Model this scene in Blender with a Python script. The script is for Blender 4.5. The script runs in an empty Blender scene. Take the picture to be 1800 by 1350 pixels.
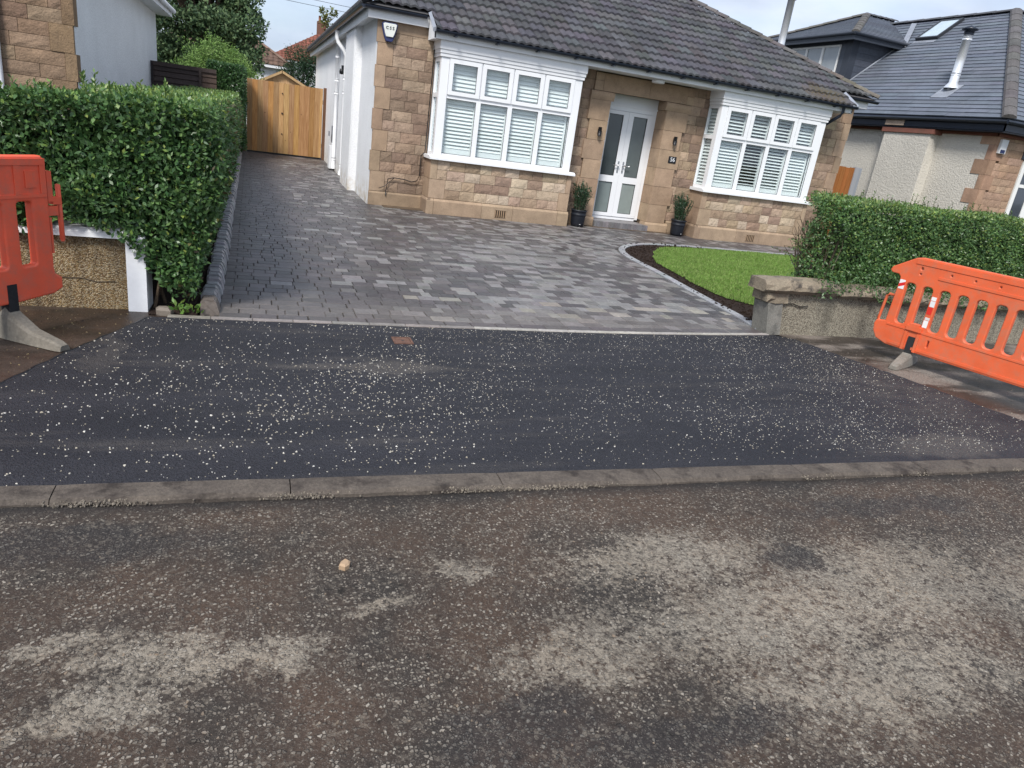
import bpy, math, random
import numpy as np
from mathutils import Vector, Matrix

SC = bpy.context.scene
COL = SC.collection
RNG = random.Random(7)
NR = np.random.default_rng(11)
rad = math.radians

# ------------------------------------------------------------------ camera
cam_d = bpy.data.cameras.new('camera')
cam_d.sensor_fit = 'HORIZONTAL'
cam_d.sensor_width = 36.0
cam_d.lens = 36.0 * 1232.667 / 1800.0
cam_d.clip_start = 0.05
cam_d.clip_end = 2000.0
cam = bpy.data.objects.new('camera', cam_d)
COL.objects.link(cam)
_r = Vector((0.93882309, -0.31826455, 0.13160125))
_d = Vector((0.00766693, -0.36270919, -0.93187084))
_f = Vector((0.34431443, 0.87587083, -0.33807965))
mw = Matrix((_r, -_d, -_f)).transposed().to_4x4()
mw.translation = (0, 0, 1.65)
cam.matrix_world = mw
SC.camera = cam

# ------------------------------------------------------------------ sun, sky, exposure
SUN_DIR = Vector((-0.58, -0.72, 1.05)).normalized()      # towards the sun
SUN_EL = math.asin(SUN_DIR.z)
SUN_AZ = math.atan2(SUN_DIR.x, SUN_DIR.y)
sd = bpy.data.lights.new('sun', 'SUN')
sd.energy = 2.5
sd.angle = rad(13.0)
sd.color = (1.0, 0.965, 0.91)
sun = bpy.data.objects.new('sun', sd)
COL.objects.link(sun)
sun.rotation_euler = SUN_DIR.to_track_quat('Z', 'Y').to_euler()
sun.location = (0, 0, 30)

world = bpy.data.worlds.new('World')
SC.world = world
world.use_nodes = True
nt = world.node_tree
nt.nodes.clear()
w_out = nt.nodes.new('ShaderNodeOutputWorld')
w_bg = nt.nodes.new('ShaderNodeBackground')
w_bg.inputs['Strength'].default_value = 0.135
w_sky = nt.nodes.new('ShaderNodeTexSky')
w_sky.sky_type = 'NISHITA'
w_sky.sun_disc = False
w_sky.sun_elevation = SUN_EL
w_sky.sun_rotation = SUN_AZ
w_sky.dust_density = 2.0
w_tc = nt.nodes.new('ShaderNodeTexCoord')
w_map = nt.nodes.new('ShaderNodeMapping')
w_map.inputs['Scale'].default_value = (1.0, 1.0, 2.6)
w_n = nt.nodes.new('ShaderNodeTexNoise')
w_n.inputs['Scale'].default_value = 3.2
w_n.inputs['Detail'].default_value = 8
w_n.inputs['Roughness'].default_value = 0.55
w_r = nt.nodes.new('ShaderNodeValToRGB')
w_r.color_ramp.elements[0].position = 0.30
w_r.color_ramp.elements[0].color = (0.38, 0.38, 0.38, 1)
w_r.color_ramp.elements[1].position = 0.62
w_r.color_ramp.elements[1].color = (1, 1, 1, 1)
w_n2 = nt.nodes.new('ShaderNodeTexNoise')
w_n2.inputs['Scale'].default_value = 5.5
w_n2.inputs['Detail'].default_value = 6
w_r2 = nt.nodes.new('ShaderNodeValToRGB')
w_r2.color_ramp.elements[0].position = 0.32
w_r2.color_ramp.elements[0].color = (2.5, 2.95, 3.8, 1)
w_r2.color_ramp.elements[1].position = 0.68
w_r2.color_ramp.elements[1].color = (4.1, 4.45, 5.1, 1)
w_mix = nt.nodes.new('ShaderNodeMix')
w_mix.data_type = 'RGBA'
L = nt.links.new
L(w_tc.outputs['Generated'], w_map.inputs['Vector'])
L(w_map.outputs['Vector'], w_n.inputs['Vector'])
L(w_map.outputs['Vector'], w_n2.inputs['Vector'])
L(w_n.outputs['Fac'], w_r.inputs['Fac'])
L(w_n2.outputs['Fac'], w_r2.inputs['Fac'])
L(w_r.outputs['Color'], w_mix.inputs['Factor'])
L(w_sky.outputs['Color'], w_mix.inputs['A'])
L(w_r2.outputs['Color'], w_mix.inputs['B'])
L(w_mix.outputs['Result'], w_bg.inputs['Color'])
L(w_bg.outputs['Background'], w_out.inputs['Surface'])

vs = SC.view_settings
vs.view_transform = 'Standard'
vs.look = 'None'
vs.gamma = 1.0
vs.exposure = 0.74
vs.use_curve_mapping = False
SC.render.engine = 'CYCLES'


# ------------------------------------------------------------------ materials
def lin(r, g, b):
    def f(c):
        c /= 255.0
        return c / 12.92 if c <= 0.04045 else ((c + 0.055) / 1.055) ** 2.4
    return (f(r), f(g), f(b))


class NG:
    """small helper round a material's node tree"""
    def __init__(self, name):
        self.m = bpy.data.materials.new(name)
        self.m.use_nodes = True
        self.t = self.m.node_tree
        self.t.nodes.clear()
        self.out = self.t.nodes.new('ShaderNodeOutputMaterial')
        self._pos = None

    def n(self, typ, **kw):
        nd = self.t.nodes.new(typ)
        for k, v in kw.items():
            setattr(nd, k, v)
        return nd

    def l(self, a, b):
        self.t.links.new(a, b)

    def put(self, sock, v):
        if hasattr(v, 'is_linked') or hasattr(v, 'links'):
            self.l(v, sock)
        else:
            if isinstance(v, (tuple, list)) and len(v) == 3 and sock.type == 'RGBA':
                v = (*v, 1.0)
            sock.default_value = v

    def pos(self):
        if self._pos is None:
            self._pos = self.n('ShaderNodeNewGeometry').outputs['Position']
        return self._pos

    def noise(self, scale, detail=4, rough=0.55, vec=None, stretch=None, dist=0.0):
        nd = self.n('ShaderNodeTexNoise')
        nd.inputs['Scale'].default_value = scale
        nd.inputs['Detail'].default_value = detail
        nd.inputs['Roughness'].default_value = rough
        nd.inputs['Distortion'].default_value = dist
        v = vec or self.pos()
        if stretch:
            mp = self.n('ShaderNodeMapping')
            mp.inputs['Scale'].default_value = stretch
            self.l(v, mp.inputs['Vector'])
            v = mp.outputs['Vector']
        self.l(v, nd.inputs['Vector'])
        return nd.outputs['Fac']

    def voro(self, scale, feature='F1', rand=1.0, vec=None):
        nd = self.n('ShaderNodeTexVoronoi', feature=feature)
        nd.inputs['Scale'].default_value = scale
        nd.inputs['Randomness'].default_value = rand
        self.l(vec or self.pos(), nd.inputs['Vector'])
        return nd

    def math(self, op, a, b=0.0, c=0.0, clamp=False):
        nd = self.n('ShaderNodeMath', operation=op, use_clamp=clamp)
        for i, v in enumerate((a, b, c)):
            if nd.inputs[i].enabled or i < 2:
                self.put(nd.inputs[i], v)
        return nd.outputs[0]

    def rng(self, v, a, b, c=0.0, d=1.0, smooth=False):
        nd = self.n('ShaderNodeMapRange')
        if smooth:
            nd.interpolation_type = 'SMOOTHSTEP'
        self.put(nd.inputs[0], v)
        for i, x in enumerate((a, b, c, d)):
            self.put(nd.inputs[i + 1], x)
        return nd.outputs[0]

    def mix(self, f, a, b, blend='MIX'):
        nd = self.n('ShaderNodeMix', data_type='RGBA', blend_type=blend)
        self.put(nd.inputs['Factor'], f)
        self.put(nd.inputs['A'], a)
        self.put(nd.inputs['B'], b)
        return nd.outputs['Result']

    def scale(self, col, f):
        nd = self.n('ShaderNodeVectorMath', operation='SCALE')
        self.put(nd.inputs[0], col)
        self.put(nd.inputs['Scale'], f)
        return nd.outputs[0]

    def attr(self, name='Col'):
        nd = self.n('ShaderNodeAttribute', attribute_name=name)
        return nd.outputs['Color']

    def bump(self, h, strength=0.3, dist=0.01, normal=None):
        nd = self.n('ShaderNodeBump')
        nd.inputs['Strength'].default_value = strength
        nd.inputs['Distance'].default_value = dist
        self.l(h, nd.inputs['Height'])
        if normal:
            self.l(normal, nd.inputs['Normal'])
        return nd.outputs['Normal']

    def bsdf(self, col, rough=0.7, spec=0.3, metal=0.0, normal=None, transl=0.0, tcol=None):
        p = self.n('ShaderNodeBsdfPrincipled')
        self.put(p.inputs['Base Color'], col)
        self.put(p.inputs['Roughness'], rough)
        self.put(p.inputs['Specular IOR Level'], spec)
        self.put(p.inputs['Metallic'], metal)
        if normal:
            self.l(normal, p.inputs['Normal'])
        o = p.outputs[0]
        if transl > 0:
            t = self.n('ShaderNodeBsdfTranslucent')
            self.put(t.inputs['Color'], tcol if tcol is not None else col)
            mx = self.n('ShaderNodeMixShader')
            mx.inputs[0].default_value = transl
            self.l(o, mx.inputs[1])
            self.l(t.outputs[0], mx.inputs[2])
            o = mx.outputs[0]
        self.l(o, self.out.inputs['Surface'])
        return self.m


def pmat(name, base=None, rough=0.75, spec=0.3, var=0.2, vs_=3.0, fvar=0.0, fs=60.0,
         bump=0.0, bs=80.0, bd=0.004, metal=0.0, transl=0.0, stretch=None):
    g = NG(name)
    c = g.attr() if base is None else tuple(base)
    if base is not None:
        rgb = g.n('ShaderNodeRGB')
        rgb.outputs[0].default_value = (*base, 1)
        c = rgb.outputs[0]
    if var:
        c = g.scale(c, g.rng(g.noise(vs_, 5, 0.6, stretch=stretch), 0.25, 0.75, 1 - var, 1 + var))
    if fvar:
        c = g.scale(c, g.rng(g.noise(fs, 3, 0.6, stretch=stretch), 0.25, 0.75, 1 - fvar, 1 + fvar))
    nrm = None
    if bump:
        nrm = g.bump(g.noise(bs, 4, 0.65, stretch=stretch), bump, bd)
    return g.bsdf(c, rough, spec, metal, nrm, transl)


MAT = {}


def sandstone(name, mott, bump, bd, bs):
    g = NG(name)
    c = g.scale(g.attr(), g.rng(g.noise(5, 5, 0.6), 0.25, 0.75, 0.82, 1.18))
    c = g.scale(c, g.rng(g.noise(70, 3, 0.7), 0.25, 0.75, 0.80, 1.20))
    c = g.mix(g.math('MULTIPLY', g.rng(g.noise(17, 6, 0.75), 0.52, 0.68), mott), c, (0.125, 0.088, 0.062))
    c = g.mix(g.math('MULTIPLY', g.rng(g.noise(1.1, 5, 0.6, stretch=(1.6, 1.6, 0.5)), 0.48, 0.70), 0.35), c, (0.17, 0.125, 0.09))
    v = g.voro(11)
    c = g.mix(g.math('MULTIPLY', g.rng(v.outputs['Distance'], 0.05, 0.11, 0.5, 0.0), g.rng(g.noise(2.3, 2), 0.55, 0.62)), c, (0.5, 0.46, 0.38))
    n1 = g.bump(g.noise(bs, 5, 0.7), bump, bd)
    return g.bsdf(c, 0.92, 0.15, 0, n1)


MAT['stone'] = sandstone('sandstone', 0.50, 0.8, 0.02, 34)
MAT['ashlar'] = sandstone('dressed_sandstone', 0.22, 0.3, 0.006, 80)
MAT['mortar'] = pmat('mortar', (0.115, 0.085, 0.06), 0.95, 0.1, 0.25, 8, 0.2, 80, 0.3, 90)
MAT['white_pvc'] = pmat('white_frame', (0.80, 0.81, 0.83), 0.35, 0.4, 0.03, 2)
MAT['white_paint'] = pmat('white_paint', (0.76, 0.77, 0.79), 0.5, 0.3, 0.05, 3, 0.03, 40)
MAT['shutter'] = pmat('shutter_white', (0.80, 0.84, 0.84), 0.45, 0.3, 0.03, 2)
MAT['gutter'] = pmat('dark_gutter', (0.016, 0.022, 0.036), 0.35, 0.45, 0.15, 4)
MAT['slate'] = pmat('roof_slate', None, 0.55, 0.4, 0.2, 1.5, 0.15, 14, 0.25, 60, 0.003)
MAT['lead'] = pmat('lead_flashing', (0.26, 0.28, 0.32), 0.55, 0.4, 0.2, 6, metal=0.2)
MAT['steel'] = pmat('flue_steel', (0.74, 0.76, 0.79), 0.32, 0.5, 0.06, 4, metal=0.55)
MAT['black'] = pmat('black_plastic', (0.012, 0.013, 0.016), 0.4, 0.4, 0.1, 5)
MAT['metal'] = pmat('brushed_steel', (0.6, 0.6, 0.62), 0.3, 0.5, 0.05, 5, metal=0.9)
MAT['block'] = pmat('paving_block', None, 0.47, 0.5, 0.22, 7, 0.25, 45, 0.4, 110, 0.003)
MAT['leaf'] = pmat('leaf', None, 0.40, 0.5, 0.25, 2.2, transl=0.25)
MAT['leaf_far'] = pmat('tree_leaf', None, 0.6, 0.25, 0.2, 0.7, transl=0.25)
MAT['bark'] = pmat('bark', (0.09, 0.065, 0.045), 0.95, 0.1, 0.3, 6, 0.3, 50, 0.6, 60, 0.01)
MAT['soil'] = pmat('soil', (0.030, 0.020, 0.016), 0.95, 0.15, 0.35, 6, 0.45, 60, 0.9, 45, 0.03)
MAT['grass_ground'] = pmat('turf', (0.06, 0.10, 0.025), 0.95, 0.1, 0.3, 4, 0.3, 60)
MAT['grass'] = pmat('grass_blade', None, 0.6, 0.25, 0.15, 3, transl=0.3)
MAT['chip'] = pmat('stone_chip', None, 0.7, 0.3, 0.1, 20)
MAT['rust'] = pmat('rusty_iron', (0.13, 0.07, 0.05), 0.8, 0.3, 0.3, 30, 0.3, 120, 0.6, 90)
MAT['plain'] = pmat('painted', None, 0.5, 0.35, 0.06, 4)
MAT['rubber'] = pmat('rubber', None, 0.8, 0.25, 0.25, 8, 0.2, 50, 0.4, 60)


def harl(name, base, bump=0.8, bs=38, dirty=None):
    g = NG(name)
    rgb = g.n('ShaderNodeRGB')
    rgb.outputs[0].default_value = (*base, 1)
    n = g.noise(bs, 3, 0.6)
    c = g.scale(rgb.outputs[0], g.rng(g.noise(1.3, 4), 0.3, 0.7, 0.94, 1.03))
    c = g.scale(c, g.rng(n, 0.3, 0.7, 0.90, 1.05))
    if dirty:
        z = g.n('ShaderNodeSeparateXYZ')
        g.l(g.pos(), z.inputs[0])
        f = g.math('MULTIPLY', g.rng(z.outputs['Z'], 0.0, 0.45, 0.75, 0.0), g.rng(g.noise(7, 5), 0.42, 0.62))
        c = g.mix(f, c, dirty)
    return g.bsdf(c, 0.85, 0.2, 0, g.bump(n, bump, 0.02))


MAT['white_harl'] = harl('white_harling', (0.80, 0.81, 0.83), dirty=(0.45, 0.36, 0.24))
MAT['grey_harl'] = harl('pale_harling', (0.80, 0.81, 0.82))
MAT['cream_harl'] = harl('cream_harling', (0.58, 0.55, 0.49), 1.0, 24)


def roughcast(name, a, b, c3, damp):
    """pebble-dash: tiny stones of several colours, damp streaks"""
    g = NG(name)
    v = g.voro(125)
    cr = g.n('ShaderNodeValToRGB')
    cr.color_ramp.interpolation = 'CONSTANT'
    e = cr.color_ramp.elements
    e[0].position, e[0].color = 0.0, (*a, 1)
    e[1].position, e[1].color = 0.35, (*b, 1)
    k = e.new(0.7)
    k.color = (*c3, 1)
    k = e.new(0.9)
    k.color = (a[0] * .45, a[1] * .45, a[2] * .45, 1)
    sx = g.n('ShaderNodeSeparateColor')
    g.l(v.outputs['Color'], sx.inputs[0])
    g.l(sx.outputs[0], cr.inputs[0])
    col = g.scale(cr.outputs[0], g.rng(v.outputs['Distance'], 0.0, 0.75, 1.12, 0.55))
    st = g.rng(g.noise(2.4, 5, 0.6, stretch=(1.6, 1.6, 0.22)), 0.50, 0.68)
    col = g.mix(g.math('MULTIPLY', st, damp), col, (0.035, 0.03, 0.025))
    h = g.math('SUBTRACT', 1.0, v.outputs['Distance'])
    return g.bsdf(col, 0.85, 0.25, 0, g.bump(h, 0.9, 0.008))


MAT['roughcast_l'] = roughcast('golden_roughcast', (0.36, 0.25, 0.12), (0.50, 0.40, 0.26), (0.22, 0.13, 0.06), 0.85)
MAT['roughcast_r'] = roughcast('grey_roughcast', (0.34, 0.30, 0.23), (0.46, 0.42, 0.33), (0.25, 0.22, 0.17), 0.45)


def wood(name, base, dark, scale=1.0, rough=0.6):
    g = NG(name)
    n = g.noise(3.0 * scale, 6, 0.65, stretch=(9, 9, 0.55), dist=1.2)
    c = g.mix(g.rng(n, 0.35, 0.7), g.attr(), g.mix(1.0, g.attr(), dark, 'MULTIPLY'))
    kn = g.voro(3.4 * scale)
    k = g.rng(kn.outputs['Distance'], 0.03, 0.085, 0.75, 0.0)
    c = g.mix(k, c, (0.07, 0.03, 0.012))
    return g.bsdf(c, rough, 0.3, 0, g.bump(n, 0.25, 0.004))


MAT['gate_wood'] = wood('gate_wood', None, (0.62, 0.52, 0.42))
MAT['fence_wood'] = wood('fence_wood', None, (0.7, 0.65, 0.6))


def glass():
    g = NG('window_glass')
    tr = g.n('ShaderNodeBsdfTransparent')
    tr.inputs[0].default_value = (0.965, 0.982, 0.98, 1)
    gl = g.n('ShaderNodeBsdfGlossy')
    gl.inputs['Roughness'].default_value = 0.03
    gl.inputs['Color'].default_value = (0.9, 0.95, 1, 1)
    lw = g.n('ShaderNodeLayerWeight')
    lw.inputs['Blend'].default_value = 0.5
    mx = g.n('ShaderNodeMixShader')
    g.l(g.math('MULTIPLY_ADD', g.math('POWER', lw.outputs['Facing'], 5.0), 0.9, 0.045), mx.inputs[0])
    g.l(tr.outputs[0], mx.inputs[1])
    g.l(gl.outputs[0], mx.inputs[2])
    g.l(mx.outputs[0], g.out.inputs['Surface'])
    return g.m


MAT['glass'] = glass()
MAT['frost'] = pmat('frosted_glass', None, 0.12, 0.7, 0.10, 4)
MAT['dark_glass'] = pmat('dark_glass', (0.05, 0.06, 0.075), 0.06, 0.8, 0.05, 2)


def barrier_plastic(name, base, dirt):
    g = NG(name)
    rgb = g.n('ShaderNodeRGB')
    rgb.outputs[0].default_value = (*base, 1)
    c = g.scale(rgb.outputs[0], g.rng(g.noise(5, 4), 0.3, 0.7, 0.9, 1.06))
    f = g.math('MULTIPLY', g.rng(g.noise(9, 6, 0.75), 0.46, 0.72), 0.8)
    c = g.mix(f, c, dirt)
    return g.bsdf(c, g.rng(g.noise(14, 3), 0.3, 0.7, 0.38, 0.6), 0.4, 0, g.bump(g.noise(160, 2), 0.05, 0.002))


MAT['orange'] = barrier_plastic('orange_plastic', (0.70, 0.125, 0.045), (0.45, 0.17, 0.10))
MAT['red'] = barrier_plastic('red_plastic', (0.78, 0.115, 0.055), (0.50, 0.14, 0.09))


# ------------------------------------------------------------------ ground materials
def warped_xy(g, amp, scale):
    n = g.n('ShaderNodeTexNoise')
    n.inputs['Scale'].default_value = scale
    n.inputs['Detail'].default_value = 5
    n.inputs['Roughness'].default_value = 0.65
    g.l(g.pos(), n.inputs['Vector'])
    a = g.n('ShaderNodeVectorMath', operation='SUBTRACT')
    g.l(n.outputs['Color'], a.inputs[0])
    a.inputs[1].default_value = (0.5, 0.5, 0.5)
    b = g.n('ShaderNodeVectorMath', operation='SCALE')
    g.l(a.outputs[0], b.inputs[0])
    b.inputs['Scale'].default_value = amp
    c = g.n('ShaderNodeVectorMath', operation='ADD')
    g.l(g.pos(), c.inputs[0])
    g.l(b.outputs[0], c.inputs[1])
    s = g.n('ShaderNodeSeparateXYZ')
    g.l(c.outputs[0], s.inputs[0])
    return s.outputs[0], s.outputs[1]


def blotch(g, x, y, cx, cy, rx, ry, a=0.55, b=1.15):
    u = g.math('DIVIDE', g.math('SUBTRACT', x, cx), rx)
    v = g.math('DIVIDE', g.math('SUBTRACT', y, cy), ry)
    d = g.math('SQRT', g.math('ADD', g.math('MULTIPLY', u, u), g.math('MULTIPLY', v, v)))
    return g.rng(d, a, b, 1.0, 0.0, True)


ROAD_WORN = [(1.75, 2.22, .62, .20), (1.95, 1.78, .85, .30), (1.10, 1.72, .34, .22), (2.75, 1.90, .75, .38),
             (2.15, 1.40, .75, .24), (-0.25, 1.93, .30, .13), (-0.42, 1.76, .24, .10), (0.05, 1.90, .22, .10),
             (0.78, 2.27, .13, .09), (0.42, 2.10, .16, .06), (3.6, 1.6, .7, .5), (-0.58, 2.05, .13, .07)]
ROAD_DARK = [(2.32, 2.14, .20, .11), (1.25, 1.32, .55, .10), (-.9, 2.62, .9, .16), (3.3, 2.52, .8, .10), (0.75, 1.45, .30, .16)]


def road_mat():
    g = NG('worn_macadam')
    x, y = warped_xy(g, 0.42, 4.5)
    worn = None
    for e in ROAD_WORN:
        b = blotch(g, x, y, *e, 0.25, 1.35)
        worn = b if worn is None else g.math('MAXIMUM', worn, b)
    dark = None
    for e in ROAD_DARK:
        b = blotch(g, x, y, *e)
        dark = b if dark is None else g.math('MAXIMUM', dark, b)
    worn = g.math('MULTIPLY', worn, g.math('SUBTRACT', 1.0, g.math('MULTIPLY', dark, 0.85)))
    worn = g.math('MULTIPLY', worn, g.rng(g.noise(26, 4, 0.7), 0.30, 0.52, 0.25, 1.0))
    # the aggregate: coarse chips, fine grit, and dirt between
    v = g.voro(82)
    sc = g.n('ShaderNodeSeparateColor')
    g.l(v.outputs['Color'], sc.inputs[0])
    ve = g.voro(82, 'DISTANCE_TO_EDGE')
    v2 = g.voro(185)
    sc2 = g.n('ShaderNodeSeparateColor')
    g.l(v2.outputs['Color'], sc2.inputs[0])
    gritn = g.noise(95, 4, 0.75)
    grain = g.math('SUBTRACT', sc.outputs[2], 0.5)
    worn = g.rng(g.math('ADD', worn, g.math('ADD', g.math('MULTIPLY', grain, 0.75), g.math('MULTIPLY', g.math('SUBTRACT', g.noise(26, 6, 0.8), 0.5), 1.7))), 0.18, 0.95)
    patchy = g.noise(2.4, 5, 0.65)
    body = g.rng(ve.outputs['Distance'], 0.06, 0.20, 0.0, 1.0)
    thr = g.math('SUBTRACT', g.rng(patchy, 0.3, 0.7, 0.84, 0.46), g.math('MULTIPLY', worn, 0.25))
    here = g.math('GREATER_THAN', sc.outputs[0], thr)
    chipf = g.math('MULTIPLY', g.math('MULTIPLY', body, here), 0.85)
    brown = g.rng(g.noise(1.7, 5, 0.6), 0.36, 0.60)
    binder = g.mix(brown, (0.033, 0.028, 0.024), (0.062, 0.041, 0.029))
    binder = g.mix(g.math('MULTIPLY', dark, 0.6), binder, (0.022, 0.021, 0.022))
    binder = g.scale(binder, g.rng(gritn, 0.25, 0.75, 0.55, 1.55))
    fine = g.math('MULTIPLY', g.math('GREATER_THAN', sc2.outputs[1], 0.60), g.rng(v2.outputs['Distance'], 0.25, 0.5, 0.55, 0.0))
    binder = g.mix(fine, binder, g.scale((0.20, 0.175, 0.15), g.rng(sc2.outputs[0], 0, 1, 0.45, 1.1)))
    sand = g.mix(g.noise(3.1, 3), (0.350, 0.285, 0.212), (0.325, 0.302, 0.255))
    sand = g.scale(sand, g.rng(gritn, 0.25, 0.75, 0.60, 1.30))
    pits = g.rng(g.noise(60, 4, 0.8), 0.34, 0.46, 0.45, 1.0)
    sand = g.scale(sand, pits)
    binder = g.mix(g.math('MULTIPLY', worn, 0.76), binder, sand)
    tone = g.n('ShaderNodeValToRGB')
    e = tone.color_ramp.elements
    e[0].position, e[0].color = 0.0, (0.095, 0.080, 0.066, 1)
    e[1].position, e[1].color = 1.0, (0.37, 0.33, 0.275, 1)
    k = e.new(0.55)
    k.color = (0.20, 0.172, 0.140, 1)
    g.l(sc.outputs[1], tone.inputs[0])
    chip = g.mix(g.math('MULTIPLY', dark, 0.6), tone.outputs[0], (0.050, 0.050, 0.051))
    col = g.mix(chipf, binder, chip)
    col = g.scale(col, g.rng(g.noise(0.9, 4), 0.3, 0.7, 0.85, 1.15))
    col = g.scale(col, g.rng(g.noise(17, 5, 0.75), 0.30, 0.42, 0.40, 1.0))
    sep = g.n('ShaderNodeSeparateXYZ')
    g.l(g.pos(), sep.inputs[0])
    foot_ = g.rng(g.math('ADD', g.math('ADD', sep.outputs[1], g.math('MULTIPLY', sep.outputs[0], 0.020)), g.math('MULTIPLY', g.noise(9, 4), 0.05)), 2.80, 2.90, 0.0, 0.75)
    col = g.mix(foot_, col, (0.018, 0.017, 0.017))
    h = g.math('ADD', g.math('MULTIPLY', chipf, 0.5), g.math('ADD', g.math('MULTIPLY', gritn, 0.55), g.math('MULTIPLY', g.noise(240, 2), 0.35)))
    return g.bsdf(col, 0.8, 0.3, 0, g.bump(h, 1.0, 0.010))


def tarmac_mat():
    g = NG('fresh_tarmac')
    x, y = warped_xy(g, 0.5, 3.0)
    n = g.noise(0.9, 5, 0.6, stretch=(0.6, 2.6, 1))
    base = g.mix(g.rng(n, 0.3, 0.7), (0.0175, 0.0182, 0.0235), (0.029, 0.0292, 0.036))
    v = g.voro(190)
    sc = g.n('ShaderNodeSeparateColor')
    g.l(v.outputs['Color'], sc.inputs[0])
    base = g.scale(base, g.rng(sc.outputs[0], 0, 1, 0.62, 1.45))
    dust = g.rng(g.noise(1.35, 7, 0.68, stretch=(0.45, 3.4, 1)), 0.53, 0.78)
    side = g.math('MAXIMUM', blotch(g, x, y, 4.5, 3.15, .6, .2), g.math('MULTIPLY', blotch(g, x, y, -0.9, 4.75, .10, .5), 0.6))
    side = g.math('MAXIMUM', side, g.math('MULTIPLY', blotch(g, x, y, 5.15, 4.0, .7, 1.1, 0.1, 1.3), g.rng(g.noise(2.6, 6, 0.7, stretch=(0.8, 2.2, 1)), 0.36, 0.66)))
    side = g.math('MAXIMUM', side, blotch(g, x, y, 0.75, 4.55, .75, .12))
    dust = g.math('MAXIMUM', g.math('MULTIPLY', dust, 0.5), g.math('MULTIPLY', side, 0.55))
    dust = g.math('MULTIPLY', dust, g.rng(g.noise(70, 3, 0.7), 0.35, 0.6, 0.35, 1.0))
    col = g.mix(dust, base, (0.135, 0.12, 0.105))
    va = g.voro(85)
    h = g.math('ADD', g.math('ADD', v.outputs['Distance'], g.math('MULTIPLY', va.outputs['Distance'], 1.2)), g.math('MULTIPLY', g.noise(40, 4), 0.9))
    return g.bsdf(col, 0.72, 0.3, 0, g.bump(h, 0.85, 0.006))


def old_footway_mat(name, wet, wet2, dry, lo, hi):
    g = NG(name)
    n = g.noise(1.6, 6, 0.6, stretch=(0.7, 1.7, 1))
    c = g.mix(g.rng(g.noise(4.5, 5), 0.35, 0.65), wet, wet2)
    d = g.rng(n, lo, hi)
    c = g.mix(d, c, dry)
    v = g.voro(140)
    sc = g.n('ShaderNodeSeparateColor')
    g.l(v.outputs['Color'], sc.inputs[0])
    c = g.scale(c, g.rng(sc.outputs[0], 0, 1, 0.7, 1.4))
    rough = g.rng(d, 0, 1, 0.42, 0.85)
    return g.bsdf(c, rough, 0.4, 0, g.bump(v.outputs['Distance'], 0.4, 0.004))


def concrete_mat(name, a, b, dark=None, bump=0.5):
    g = NG(name)
    c = g.mix(g.rng(g.noise(3.5, 6, 0.65), 0.3, 0.7), a, b)
    c = g.scale(c, g.rng(g.noise(75, 3, 0.7), 0.3, 0.7, 0.75, 1.25))
    if dark:
        c = g.mix(g.rng(g.noise(6.5, 6, 0.7), 0.50, 0.66), c, dark)
    return g.bsdf(c, 0.85, 0.25, 0, g.bump(g.noise(60, 5, 0.7), bump, 0.006))


def tile_mat():
    g = NG('roof_tile')
    c = g.scale(g.attr(), g.rng(g.noise(2.2, 5, 0.6), 0.25, 0.75, 0.72, 1.28))
    c = g.scale(c, g.rng(g.noise(45, 3, 0.6), 0.25, 0.75, 0.68, 1.32))
    c = g.mix(g.rng(g.noise(9, 6, 0.75), 0.60, 0.72, 0.0, 0.35), c, (0.20, 0.20, 0.185))
    x, y = warped_xy(g, 0.5, 5.0)
    f = g.math('MULTIPLY', blotch(g, x, y, 11.25, 13.05, .62, .42), g.rng(g.noise(22, 5, 0.7), 0.38, 0.58))
    c = g.mix(g.math('MULTIPLY', f, 0.85), c, (0.085, 0.066, 0.032))
    return g.bsdf(c, 0.82, 0.25, 0, g.bump(g.noise(110, 4, 0.65), 0.5, 0.004))


MAT['tile'] = tile_mat()
MAT['road'] = road_mat()
MAT['tarmac'] = tarmac_mat()
MAT['foot_l'] = old_footway_mat('damp_footway', (0.022, 0.017, 0.014), (0.042, 0.026, 0.019), (0.075, 0.055, 0.042), 0.50, 0.80)
MAT['foot_r'] = old_footway_mat('drying_footway', (0.030, 0.024, 0.020), (0.047, 0.037, 0.031), (0.165, 0.140, 0.118), 0.47, 0.60)
MAT['kerb'] = concrete_mat('kerb_stone', (0.070, 0.058, 0.050), (0.128, 0.107, 0.088), (0.038, 0.031, 0.027), 1.0)
MAT['concrete'] = concrete_mat('concrete', (0.15, 0.148, 0.132), (0.25, 0.24, 0.215), (0.10, 0.098, 0.09))
MAT['coping'] = concrete_mat('weathered_coping', (0.17, 0.145, 0.11), (0.29, 0.24, 0.175), (0.06, 0.054, 0.048), 1.0)
MAT['edging'] = concrete_mat('edging_stone', (0.24, 0.245, 0.26), (0.34, 0.34, 0.345), None, 0.3)
MAT['sand_bed'] = concrete_mat('jointing_sand', (0.045, 0.042, 0.04), (0.085, 0.078, 0.07), None, 0.4)
MAT['ground'] = pmat('garden_ground', (0.05, 0.055, 0.03), 0.95, 0.1, 0.35, 0.8, 0.3, 20)


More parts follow.
